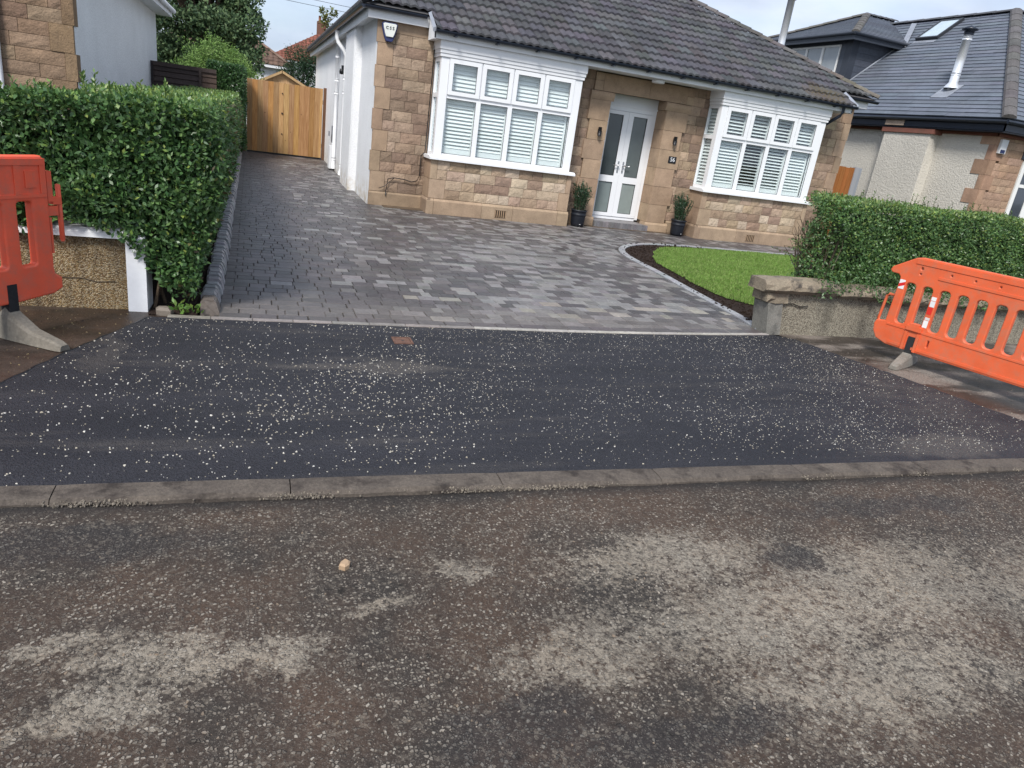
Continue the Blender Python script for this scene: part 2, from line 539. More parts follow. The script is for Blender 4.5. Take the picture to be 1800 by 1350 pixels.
# ------------------------------------------------------------------ mesh helpers
class MB:
    """collects geometry (world coordinates) with one colour per face"""
    def __init__(self):
        self.v, self.f, self.c = [], [], []
        self.smooth = set()

    def add(self, vs_, fs, col=(1, 1, 1), smooth=False):
        o = len(self.v)
        self.v.extend(tuple(p) for p in vs_)
        for f in fs:
            if smooth:
                self.smooth.add(len(self.f))
            self.f.append(tuple(i + o for i in f))
            self.c.append(col)
        return self

    def box(self, x0, x1, y0, y1, z0, z1, col=(1, 1, 1)):
        return self.add([(x0, y0, z0), (x1, y0, z0), (x1, y1, z0), (x0, y1, z0), (x0, y0, z1), (x1, y0, z1), (x1, y1, z1), (x0, y1, z1)],
                        [(0, 3, 2, 1), (4, 5, 6, 7), (0, 1, 5, 4), (1, 2, 6, 5), (2, 3, 7, 6), (3, 0, 4, 7)], col)

    def obox(self, c, ax, ay, az, col=(1, 1, 1)):
        """box round c with half-axis vectors"""
        c, ax, ay, az = Vector(c), Vector(ax), Vector(ay), Vector(az)
        p = [c + sx * ax + sy * ay + sz * az for sz in (-1, 1) for sx, sy in ((-1, -1), (1, -1), (1, 1), (-1, 1))]
        return self.add(p, [(0, 3, 2, 1), (4, 5, 6, 7), (0, 1, 5, 4), (1, 2, 6, 5), (2, 3, 7, 6), (3, 0, 4, 7)], col)

    def cblock(self, poly, z0, z1, ch, col=(1, 1, 1), top_in=None):
        """prism over a convex plan polygon with a chamfered top edge"""
        n = len(poly)
        cx = sum(p[0] for p in poly) / n
        cy = sum(p[1] for p in poly) / n
        def inset(p):
            d = math.hypot(p[0] - cx, p[1] - cy) or 1
            k = max(0.0, 1 - ch * 1.4 / d)
            return (cx + (p[0] - cx) * k, cy + (p[1] - cy) * k)
        vv = [(p[0], p[1], z0) for p in poly] + [(p[0], p[1], z1 - ch) for p in poly] + [(*inset(p), z1) for p in poly]
        fs = [tuple(range(2 * n, 3 * n))]
        for r in (0, 1):
            for i in range(n):
                j = (i + 1) % n
                fs.append((r * n + i, r * n + j, (r + 1) * n + j, (r + 1) * n + i))
        return self.add(vv, fs, col)

    def prism(self, poly, axis, a, b, col=(1, 1, 1)):
        """poly in the two other axes, extruded along axis from a to b"""
        n = len(poly)
        def P(p, t):
            return (t, p[0], p[1]) if axis == 'x' else (p[0], t, p[1]) if axis == 'y' else (p[0], p[1], t)
        vv = [P(p, a) for p in poly] + [P(p, b) for p in poly]
        fs = [tuple(range(n)), tuple(range(2 * n - 1, n - 1, -1))]
        fs += [(i, (i + 1) % n, n + (i + 1) % n, n + i) for i in range(n)]
        return self.add(vv, fs, col)

    def tube(self, pts, r, n=8, col=(1, 1, 1), caps=True):
        pts = [Vector(p) for p in pts]
        rs = r if isinstance(r, (list, tuple)) else [r] * len(pts)
        o = len(self.v)
        vv, fs = [], []
        for i, p in enumerate(pts):
            t = (pts[min(i + 1, len(pts) - 1)] - pts[max(i - 1, 0)])
            t = t.normalized() if t.length > 1e-9 else Vector((0, 0, 1))
            a = t.cross(Vector((0, 0, 1)) if abs(t.z) < 0.9 else Vector((1, 0, 0))).normalized()
            b = t.cross(a)
            for k in range(n):
                w = 2 * math.pi * k / n
                vv.append(p + (a * math.cos(w) + b * math.sin(w)) * rs[i])
        for i in range(len(pts) - 1):
            for k in range(n):
                fs.append((i * n + k, i * n + (k + 1) % n, (i + 1) * n + (k + 1) % n, (i + 1) * n + k))
        self.add(vv, fs, col, True)
        if caps:
            self.f.append(tuple(o + k for k in range(n)))
            self.c.append(col)
            self.f.append(tuple(o + (len(pts) - 1) * n + k for k in reversed(range(n))))
            self.c.append(col)
        return self

    def lathe(self, prof, c=(0, 0, 0), n=24, col=(1, 1, 1)):
        vv, fs = [], []
        for r, z in prof:
            for k in range(n):
                w = 2 * math.pi * k / n
                vv.append((c[0] + r * math.cos(w), c[1] + r * math.sin(w), c[2] + z))
        for i in range(len(prof) - 1):
            for k in range(n):
                fs.append((i * n + k, i * n + (k + 1) % n, (i + 1) * n + (k + 1) % n, (i + 1) * n + k))
        return self.add(vv, fs, col, True)

    def quad(self, a, b, c, d, col=(1, 1, 1)):
        return self.add([a, b, c, d], [(0, 1, 2, 3)], col)

    def build(self, name, mat, parent=None, **kw):
        return mkobj(name, self.v, self.f, self.c, mat, parent, smooth=self.smooth, **kw)


def tag(o, label=None, category=None, group=None, kind=None):
    for k, v in (('label', label), ('category', category), ('group', group), ('kind', kind)):
        if v:
            o[k] = v
    return o


def attach(o, parent):
    if parent is not None:
        o.parent = parent
        loc = Vector((0, 0, 0)) if parent.type != 'EMPTY' else parent.location
        o.matrix_parent_inverse = Matrix.Translation(-loc)


def mkobj(name, v, f, c, mat, parent=None, smooth=(), **kw):
    me = bpy.data.meshes.new(name)
    me.from_pydata(v, [], f)
    if c is not None:
        at = me.attributes.new('Col', 'FLOAT_COLOR', 'FACE')
        arr = np.ones((len(f), 4), dtype=np.float32)
        arr[:, :3] = np.array(c, dtype=np.float32)
        at.data.foreach_set('color', arr.ravel())
    me.materials.append(MAT[mat] if isinstance(mat, str) else mat)
    if smooth:
        if smooth is True:
            me.polygons.foreach_set('use_smooth', np.ones(len(f), dtype=bool))
        else:
            fl = np.zeros(len(f), dtype=bool)
            fl[list(smooth)] = True
            me.polygons.foreach_set('use_smooth', fl)
    me.update()
    o = bpy.data.objects.new(name, me)
    COL.objects.link(o)
    attach(o, parent)
    tag(o, **kw)
    return o


def npobj(name, V, k, C, mat, parent=None, **kw):
    """fast path: V (n*k,3) array, faces of k corners each, C (n,3) face colours"""
    n = len(V) // k
    me = bpy.data.meshes.new(name)
    me.vertices.add(n * k)
    me.vertices.foreach_set('co', V.astype(np.float32).ravel())
    me.loops.add(n * k)
    me.loops.foreach_set('vertex_index', np.arange(n * k, dtype=np.int32))
    me.polygons.add(n)
    me.polygons.foreach_set('loop_start', np.arange(0, n * k, k, dtype=np.int32))
    me.polygons.foreach_set('loop_total', np.full(n, k, dtype=np.int32))
    at = me.attributes.new('Col', 'FLOAT_COLOR', 'FACE')
    arr = np.ones((n, 4), dtype=np.float32)
    arr[:, :3] = C
    at.data.foreach_set('color', arr.ravel())
    me.materials.append(MAT[mat])
    me.update(calc_edges=True)
    o = bpy.data.objects.new(name, me)
    COL.objects.link(o)
    attach(o, parent)
    tag(o, **kw)
    return o


def empty(name, loc, label, category, group=None):
    o = bpy.data.objects.new(name, None)
    o.empty_display_size = 0.2
    COL.objects.link(o)
    o.location = loc
    tag(o, label, category, group)
    return o


def copy_tree(o, parent=None):
    c = o.copy()
    COL.objects.link(c)
    if parent is not None:
        c.parent = parent
        c.matrix_parent_inverse = o.matrix_parent_inverse.copy()
    for ch in list(o.children):
        copy_tree(ch, c)
    return c


def rounded(x0, x1, y0, y1, r, n=5):
    pts = []
    for cx, cy, a0 in ((x1 - r, y0 + r, -90), (x1 - r, y1 - r, 0), (x0 + r, y1 - r, 90), (x0 + r, y0 + r, 180)):
        for i in range(n + 1):
            a = rad(a0 + 90 * i / n)
            pts.append((cx + r * math.cos(a), cy + r * math.sin(a)))
    return pts


def curve_mesh(splines, extrude, bevel=0.0, text=None, size=1.0, bres=1):
    """filled 2D outline with holes, extruded (and bevelled), as plain vertex and face lists in its own XY plane"""
    if text is None:
        cu = bpy.data.curves.new('tmp', 'CURVE')
        for s in splines:
            sp = cu.splines.new('POLY')
            sp.points.add(len(s) - 1)
            for p, q in zip(sp.points, s):
                p.co = (q[0], q[1], 0, 1)
            sp.use_cyclic_u = True
    else:
        cu = bpy.data.curves.new('tmp', 'FONT')
        cu.body = text
        cu.size = size
        cu.align_x = 'CENTER'
        cu.align_y = 'CENTER'
        cu.resolution_u = 3
    cu.dimensions = '2D'
    cu.fill_mode = 'BOTH'
    cu.extrude = extrude
    cu.bevel_depth = bevel
    cu.bevel_resolution = bres
    ob = bpy.data.objects.new('tmp', cu)
    me = ob.to_mesh()
    v = [tuple(x.co) for x in me.vertices]
    f = [tuple(p.vertices) for p in me.polygons]
    ob.to_mesh_clear()
    bpy.data.objects.remove(ob)
    bpy.data.curves.remove(cu)
    return v, f


def place(v, O, U, V, N):
    O, U, V, N = Vector(O), Vector(U), Vector(V), Vector(N)
    return [O + U * p[0] + V * p[1] + N * p[2] for p in v]


def jit(c, a, rng=RNG):
    k = 1 + rng.uniform(-a, a)
    return tuple(max(0.0, x * k * (1 + rng.uniform(-a, a) * 0.25)) for x in c)


def pick(cols, rng=RNG):
    return rng.choice(cols)


# one stone of a wall: face in the plane O + uU + vV, standing out along N
def stone(name, O, U, V, N, u0, u1, v0, v1, col, parent, rough=0.010, depth=0.035, gap=0.006, mat='stone', proud=0.0):
    rough *= 0.55
    O, U, V, N = Vector(O), Vector(U), Vector(V), Vector(N)
    u0 += gap / 2
    u1 -= gap / 2
    v0 += gap / 2
    v1 -= gap / 2
    nu = 4 if (u1 - u0) > 0.22 else 3
    nv = 3
    vv, fs = [], []
    for j in range(nv + 1):
        for i in range(nu + 1):
            a, b = i / nu, j / nv
            edge = i in (0, nu) or j in (0, nv)
            if rough > 0:
                h = RNG.uniform(0.0, 0.004) if edge else RNG.uniform(0.35, 1.0) * rough + 0.004
                if j == 1 and not edge:
                    h += RNG.uniform(-0.4, 0.9) * rough
                if not edge:
                    a += RNG.uniform(-.3, .3) / nu
                    b += RNG.uniform(-.3, .3) / nv
            else:
                h = 0.0 if edge else 0.003
            vv.append(O + U * (u0 + (u1 - u0) * a) + V * (v0 + (v1 - v0) * b) + N * (proud + h))
    W = nu + 1
    for j in range(nv):
        for i in range(nu):
            fs.append((j * W + i, j * W + i + 1, (j + 1) * W + i + 1, (j + 1) * W + i))
    ring = [i for i in range(W)] + [j * W + nu for j in range(1, nv + 1)] + [nv * W + i for i in range(nu - 1, -1, -1)] + [j * W for j in range(nv - 1, 0, -1)]
    o = len(vv)
    for k in ring:
        vv.append(vv[k] - N * (depth + proud))
    n = len(ring)
    for i in range(n):
        j = (i + 1) % n
        fs.append((ring[j], ring[i], o + i, o + j))
    return mkobj(name, vv, fs, [col] * len(fs), mat, parent)


STONES = [(0.335, 0.240, 0.172), (0.390, 0.290, 0.212), (0.285, 0.202, 0.148), (0.355, 0.262, 0.190), (0.245, 0.174, 0.130)]
STONES_L = [(0.48, 0.375, 0.275), (0.53, 0.425, 0.32), (0.41, 0.310, 0.215), (0.34, 0.248, 0.172), (0.31, 0.220, 0.162), (0.45, 0.332, 0.245)]
ASHLAR = [(0.365, 0.262, 0.180), (0.395, 0.288, 0.200), (0.335, 0.238, 0.164)]


def courses(O, U, V, N, u0, u1, v0, v1, n, parent, cols, lo=0.22, hi=0.40, ends=None, rough=0.010):
    """n courses of stones between u0 and u1; ends(k) gives the two limits of course k"""
    h = (v1 - v0) / n
    last = -1
    for k in range(n):
        a, b = ends(k) if ends else (u0, u1)
        u = a
        first = True
        while u < b - 0.02:
            w = RNG.uniform(lo, hi)
            if first:
                w *= RNG.uniform(0.55, 1.0)
                if abs(u + w - last) < 0.05:
                    w += 0.07
                last = u + w
                first = False
            if b - (u + w) < 0.12:
                w = b - u
            stone('stone', O, U, V, N, u, u + w, v0 + k * h, v0 + (k + 1) * h, jit(pick(cols), 0.10), parent, rough)
            u += w


# ------------------------------------------------------------------ leaves
def leaf_quads(P, N, L_, W_, rng, up=0.25, spread=0.9, out=0.45):
    n = len(P)
    t = rng.normal(size=(n, 3)) * spread + N * out + np.array([0, 0, up])
    t /= np.linalg.norm(t, axis=1, keepdims=True) + 1e-9
    nn = N + rng.normal(size=(n, 3)) * 0.65
    s = np.cross(t, nn)
    s /= np.linalg.norm(s, axis=1, keepdims=True) + 1e-9
    m = np.cross(s, t)
    Lr = (L_ * rng.uniform(0.65, 1.25, n))[:, None]
    Wr = (W_ * rng.uniform(0.7, 1.2, n))[:, None]
    mid = P + t * Lr * 0.48 - m * Lr * 0.05
    V = np.stack([P, mid + s * Wr * 0.5, P + t * Lr, mid - s * Wr * 0.5], axis=1)
    return V.reshape(-1, 3)


def mixcols(cols, n, rng, jitter=0.22):
    cols = np.array(cols)
    k = rng.integers(0, len(cols), n)
    k2 = rng.integers(0, len(cols), n)
    w = rng.uniform(0, 1, (n, 1))
    c = cols[k] * w + cols[k2] * (1 - w)
    return c * (1 + rng.uniform(-jitter, jitter, (n, 1)))


def lump(P, f, a, seed=0):
    """cheap smooth noise for uneven surfaces"""
    x, y, z = P[:, 0] * f + seed, P[:, 1] * f + seed * 1.7, P[:, 2] * f + seed * 0.6
    return a * (np.sin(x * 1.0 + 1.3 * np.sin(y * 0.9 + z)) + np.sin(y * 1.3 + 1.1 * np.sin(z * 1.1 + x * 0.7)) + np.sin(z * 1.2 + np.sin(x * 1.4))) / 3


# =================================================================== THE GROUND
def sheet(name, poly, z, mat, label=None):
    o = mkobj(name, [(p[0], p[1], z) for p in poly], [tuple(range(len(poly)))], [(1, 1, 1)], mat, kind='structure')
    if label:
        o['label'] = label
    return o


sheet('ground', [(-400, -300), (400, -300), (400, 600), (-400, 600)], -0.06, 'ground', 'open garden ground beyond the street')


def kerb_y(x):
    return 2.890 - 0.020 * x


# the road: a fine grid so that the surface is not dead flat
def road():
    xs = np.concatenate([np.linspace(-40, -4, 10), np.linspace(-3.5, 8, 70), np.linspace(9, 60, 12)])
    ys = np.concatenate([np.linspace(-12, -1, 6), np.linspace(-0.5, 1, 10), np.linspace(1.05, 2.85, 34), [3.2]])
    v, f = [], []
    for y in ys:
        for x in xs:
            yy = y if y < 2.9 else kerb_y(x) + 0.06
            if y > 2.5:
                yy = min(yy, kerb_y(x) + 0.06)
            z = -0.022 + 0.004 * math.sin(x * 2.1 + y * 1.3) + 0.003 * math.sin(x * 5.3 - y * 4.1) - 0.006 * max(0, y - 2.3)
            v.append((x, yy, z))
    n = len(xs)
    for j in range(len(ys) - 1):
        for i in range(n - 1):
            f.append((j * n + i, j * n + i + 1, (j + 1) * n + i + 1, (j + 1) * n + i))
    mkobj('road', v, f, [(1, 1, 1)] * len(f), 'road', smooth=True, kind='structure', label='old worn brown and grey macadam road in front of the kerb')


road()

TL = [(-0.74, 5.57), (-1.09, 4.75), (-1.30, 4.21), (-1.84, 3.03)]         # edges of the new patch
TR = [(5.26, 5.62), (5.42, 4.96), (5.58, 4.43), (5.75, 3.75), (5.98, 2.90)]


def back_edge(x):
    return 5.565 + 0.0 * x + max(0, x - 2.2) ** 2 * 0.021 + max(0, -x) * 0.03


xs_ = np.linspace(-0.74, 5.1, 14)
patch = [(x, back_edge(x)) for x in xs_] + TR + [(x, kerb_y(x) + 0.122) for x in np.linspace(5.98, -1.84, 12)] + TL[::-1]
sheet('footway', patch, 0.006, 'tarmac', 'fresh black tarmac footway strewn with pale chippings')
sheet('footway', [(-40, kerb_y(-40) + .14)] + [(-1.9, kerb_y(-1.9) + .14), (-1.3, 4.1), (-0.6, 5.6), (-0.45, 5.62), (-0.45, 5.95), (-40, 5.95)], -0.004, 'foot_l', 'damp dark brown old footway beside the white pillar')
sheet('footway', [(6.06, kerb_y(6) + .14), (60, kerb_y(60) + .14), (60, 6.0), (5.0, 6.0), (5.2, 5.62)], -0.004, 'foot_r', 'patchy drying footway along the grey roughcast wall')

# a ragged lip of tarmac along both joints
for pts, nm in ((TL, 'l'), (TR, 'r')):
    mb = MB()
    P = []
    for a, b in zip(pts[:-1], pts[1:]):
        for k in range(10):
            t = k / 10
            P.append((a[0] + (b[0] - a[0]) * t + RNG.uniform(-.012, .012), a[1] + (b[1] - a[1]) * t, 0.0))
    mb.tube([(p[0], p[1], -0.003 + RNG.uniform(-.004, .003)) for p in P], 0.013, 6)
    mb.build('tarmac_lip', 'black' if nm == 'l' else 'tarmac', kind='structure')

# kerb stones
kerb = MB()
kerb.add([(-40, kerb_y(-40) + .02, -.2), (60, kerb_y(60) + .02, -.2), (60, kerb_y(60) + .11, -.2), (-40, kerb_y(-40) + .11, -.2), (-40, kerb_y(-40) + .02, -.06), (60, kerb_y(60) + .02, -.06), (60, kerb_y(60) + .11, -.06), (-40, kerb_y(-40) + .11, -.06)],
         [(4, 5, 6, 7), (0, 1, 5, 4), (1, 2, 6, 5), (2, 3, 7, 6), (3, 0, 4, 7)])
kb = kerb.build('kerb', 'kerb', kind='structure', label='worn dropped kerb of long stones along the road')
joints = [-3.6, -2.7, -1.75, -0.78, 0.155, 1.16, 2.06, 3.0, 3.95, 4.9, 5.85, 6.8, 7.75]
for a, b in zip(joints[:-1], joints[1:]):
    m = MB()
    a += 0.0025
    b -= 0.0025
    n = 9
    rows = []
    for i in range(n + 1):
        x = a + (b - a) * i / n
        y0, y1 = kerb_y(x), kerb_y(x) + 0.128
        w = RNG.uniform(-.005, .005)
        e = 0.0 if 0 < i < n else -0.003
        rows.append([(x, y0 + w, -0.12), (x, y0 + w + .002, -0.012 + e), (x, y0 + 0.016 + w, 0.005 + e + RNG.uniform(-.004, .003)), (x, y0 + .08, 0.010 + e), (x, y1, 0.0095 + e), (x, y1 + .004, -0.1)])
    vv = [p for r in rows for p in r]
    ff = [(i * 6 + k, (i + 1) * 6 + k, (i + 1) * 6 + k + 1, i * 6 + k + 1) for i in range(n) for k in range(5)]
    ff += [tuple(range(6)), tuple(n * 6 + k for k in range(5, -1, -1))]
    m.add(vv, ff)
    m.build('kerb_stone', 'kerb', kb)

# mortar crumbs and grit in the channel
def chips(name, P, size, cols, seed, flat=0.45, mat='chip', **kw):
    rng = np.random.default_rng(seed)
    n = len(P)
    k = 5
    ang = np.linspace(0, 2 * np.pi, k, endpoint=False)[None, :] + rng.uniform(0, 6.28, (n, 1)) + rng.uniform(-.5, .5, (n, k))
    r = size[:, None] * rng.uniform(0.5, 1.2, (n, k)) * 0.5
    asp = rng.uniform(0.5, 1.0, (n, 1))
    rot = rng.uniform(0, 6.28, (n, 1))
    bx, by = r * np.cos(ang), r * np.sin(ang) * asp
    X = bx * np.cos(rot) - by * np.sin(rot)
    Y = bx * np.sin(rot) + by * np.cos(rot)
    base = np.stack([P[:, 0:1] + X, P[:, 1:2] + Y, np.repeat(P[:, 2:3] - 0.0015, k, 1)], axis=2)
    h = (size * flat * rng.uniform(0.6, 1.2, n))
    tilt = rng.normal(size=(n, 2)) * 0.15
    top = base.copy()
    ctr = P[:, None, :2]
    top[:, :, :2] = ctr + (base[:, :, :2] - ctr) * 0.80
    top[:, :, 2] = P[:, 2:3] + h[:, None] + (top[:, :, 0] - P[:, 0:1]) * tilt[:, 0:1] + (top[:, :, 1] - P[:, 1:2]) * tilt[:, 1:2]
    quads = np.stack([base, np.roll(base, -1, 1), np.roll(top, -1, 1), top], axis=2).reshape(-1, 3)
    C = mixcols(cols, n, rng, 0.15)
    # sides as quads; the top as one quad plus a triangle folded into a quad
    t1 = np.stack([top[:, 0], top[:, 1], top[:, 2], top[:, 3]], axis=1).reshape(-1, 3)
    t2 = np.stack([top[:, 0], top[:, 3], top[:, 4], (top[:, 4] + top[:, 0]) / 2], axis=1).reshape(-1, 3)
    V = np.concatenate([quads, t1, t2])
    CC = np.concatenate([np.repeat(C, k, 0), C, C])
    return npobj(name, V, 4, CC, mat, kind='stuff', **kw)


def inside(poly, X, Y):
    r = np.zeros(len(X), dtype=bool)
    n = len(poly)
    for i in range(n):
        x0, y0 = poly[i]
        x1, y1 = poly[(i + 1) % n]
        c = ((y0 > Y) != (y1 > Y))
        xi = (x1 - x0) * (Y - y0) / ((y1 - y0) if y1 != y0 else 1e-9) + x0
        r ^= c & (X < xi)
    return r


# pale chippings rolled into the new tarmac
rng = np.random.default_rng(5)
n = 30000
X = rng.uniform(-1.8, 6.0, n)
Y = rng.uniform(3.03, 5.68, n)
dens = 0.42 + 0.16 * np.sin(X * 1.7 + 1.2 * np.sin(Y * 2.1)) + 0.14 * np.sin(Y * 3.3 + X * 0.8) + 0.14 * np.sin(X * 6.1 - Y * 4.7)
dens *= np.where(X < 0.6, 0.75, 1.0)
dens *= np.clip((Y - 3.03) / 0.12, 0.35, 1)
keep = inside(patch, X, Y) & (rng.uniform(0, 1, n) < np.clip(dens, 0.20, 0.8)) & ~((np.abs(X - 1.075) < .09) & (np.abs(Y - 5.17) < .09))
X, Y = X[keep], Y[keep]
sz = (0.0044 + 0.0082 * rng.uniform(0, 1, len(X)) ** 1.7) * np.where(X < 1.2, 1.2, 0.95)
chips('chippings', np.stack([X, Y, np.full(len(X), 0.006)], 1), sz, [(0.56, 0.53, 0.47), (0.47, 0.42, 0.33), (0.62, 0.60, 0.56), (0.36, 0.32, 0.25), (0.28, 0.25, 0.20)], 3, 0.3,
      label='pale chippings scattered over the fresh black tarmac', category='chippings')

# the aggregate standing out of the road
n = 34000
X = rng.uniform(-1.7, 4.9, n)
Y = rng.uniform(0.9, 2.84, n)
worn = np.zeros(n)
for cx, cy, rx, ry in ROAD_WORN:
    worn = np.maximum(worn, np.clip(1.3 - np.hypot((X - cx) / rx, (Y - cy) / ry), 0, 1))
dk = np.zeros(n)
for cx, cy, rx, ry in ROAD_DARK:
    dk = np.maximum(dk, np.clip(1.3 - np.hypot((X - cx) / rx, (Y - cy) / ry), 0, 1))
wave = 0.5 + 0.5 * np.sin(X * 4.3 + 1.5 * np.sin(Y * 5.0)) * np.sin(Y * 6.1 + X * 2.2)
p_ = 0.75 * np.clip(0.12 + 0.50 * wave + 0.3 * worn - 0.5 * dk, 0.05, 0.95) * np.clip((2.88 - Y) / 0.5, 0.25, 1)
keep = rng.uniform(0, 1, n) < p_
X, Y, worn = X[keep], Y[keep], worn[keep]
Z = -0.022 + 0.004 * np.sin(X * 2.1 + Y * 1.3) + 0.003 * np.sin(X * 5.3 - Y * 4.1) - 0.006 * np.maximum(0, Y - 2.3)
chips('road_aggregate', np.stack([X, Y, Z], 1), 0.004 + 0.0105 * rng.uniform(0, 1, len(X)) ** 1.5, [(0.15, 0.128, 0.106), (0.21, 0.182, 0.15), (0.285, 0.25, 0.21), (0.10, 0.085, 0.07), (0.19, 0.145, 0.105)], 4, 0.22,
      label='grey and brown stone aggregate standing out of the old road', category='aggregate')

# grit and leaf crumbs on the old footways
for lo_, hi_, nn_, cs_, lab_ in (((-2.6, 3.1), (-0.75, 5.72), 1500, [(0.09, 0.06, 0.04), (0.16, 0.12, 0.07), (0.05, 0.035, 0.028), (0.26, 0.20, 0.10)], 'brown leaf crumbs and grit on the damp footway'),
                                ((5.3, 3.1), (8.5, 5.75), 1500, [(0.12, 0.10, 0.08), (0.20, 0.17, 0.14), (0.07, 0.055, 0.045), (0.28, 0.25, 0.2)], 'grey grit on the drying footway')):
    X = rng.uniform(lo_[0], hi_[0], nn_)
    Y = rng.uniform(lo_[1], hi_[1], nn_)
    k_ = ~inside(patch, X, Y)
    X, Y = X[k_], Y[k_]
    chips('grit', np.stack([X, Y, np.full(len(X), -.004)], 1), 0.004 + 0.014 * rng.uniform(0, 1, len(X)) ** 2.2, cs_, 8, 0.25, label=lab_, category='grit')

# crumbs of old mortar along the foot of the kerb
n = 6500
X = rng.uniform(-1.9, 6.0, n)
band = 0.5 + 0.5 * np.sin(X * 5.1 + 2 * np.sin(X * 1.7))
k_ = rng.uniform(0, 1, n) < np.where(X < 2.2, np.clip(band * 1.9 - 0.95, 0.02, 0.75), np.clip(band * 1.2 - 0.9, 0.01, .3))
X = X[k_]
Y = kerb_y(X) + rng.uniform(-0.012, 0.012, len(X))
chips('mortar_crumbs', np.stack([X, Y, np.full(len(X), -0.021) + (Y - kerb_y(X) + .012) * .75], 1), rng.uniform(0.004, 0.014, len(X)), [(0.24, 0.205, 0.16), (0.20, 0.172, 0.138), (0.16, 0.138, 0.112), (0.10, 0.086, 0.074)], 6, 0.35,
      label='pale crumbs of old mortar along the foot of the kerb', category='mortar')

# one loose tan stone
m = MB()
pts = []
for k in range(6):
    a = k * math.pi / 3 + 0.4
    r = 0.026 * (1.0 + 0.22 * math.sin(k * 2.3))
    pts.append((0.335 + r * math.cos(a) * 0.9, 2.345 + r * math.sin(a)))
m.cblock(pts, -0.026, -0.002, 0.006, (0.36, 0.25, 0.16))
m.build('loose_stone', 'chip', label='loose tan stone lying on the road', category='stone')

# stop-tap cover
cv = empty('access_cover', (1.075, 5.17, 0.006), 'small square rusty iron stop tap cover set in the black tarmac', 'cover')
m = MB()
m.box(1.0, 1.15, 5.09, 5.105, 0.0, 0.014).box(1.0, 1.15, 5.235, 5.25, 0.0, 0.014).box(1.0, 1.015, 5.105, 5.235, 0.0, 0.014).box(1.135, 1.15, 5.105, 5.235, 0.0, 0.014)
m.build('frame', 'rust', cv)
m = MB()
m.box(1.018, 1.132, 5.108, 5.232, 0.0, 0.011)
m.build('lid', 'rust', cv)
m = MB()
m.box(1.06, 1.09, 5.165, 5.178, 0.010, 0.0125)
m.build('key_slot', 'black', cv)

# =================================================================== THE DRIVEWAY
HX0, HX1 = 1.95, 12.52      # bungalow's side walls
WY = 13.5                   # bungalow's front wall
BY = 13.0                   # front of the bays
LAWN = [(5.02, 5.95), (5.10, 6.38), (5.17, 7.0), (5.27, 7.85), (5.40, 8.83), (5.47, 9.64), (5.58, 10.22), (5.80, 10.72), (6.18, 11.16), (6.74, 11.52), (7.70, 11.70), (8.89, 11.74), (10.11, 11.77), (13.2, 11.8)]


def smooth_line(pts, k=6):
    out = []
    P = [Vector(p) for p in pts]
    for i in range(len(P) - 1):
        p0, p1, p2, p3 = P[max(i - 1, 0)], P[i], P[i + 1], P[min(i + 2, len(P) - 1)]
        for j in range(k):
            t = j / k
            q = 0.5 * ((2 * p1) + (p2 - p0) * t + (2 * p0 - 5 * p1 + 4 * p2 - p3) * t * t + (3 * p1 - p0 - 3 * p2 + p3) * t ** 3)
            out.append((q.x, q.y))
    out.append(tuple(pts[-1]))
    return out


LAWN_S = smooth_line(LAWN)


def lawn_x(y):
    """x of the lawn's left edge at depth y (left branch)"""
    for a, b in zip(LAWN_S[:-1], LAWN_S[1:]):
        if a[1] <= y <= b[1] and b[0] < 9:
            return a[0] + (b[0] - a[0]) * (y - a[1]) / max(b[1] - a[1], 1e-6)
    return 5.02 if y < 6 else 99.0


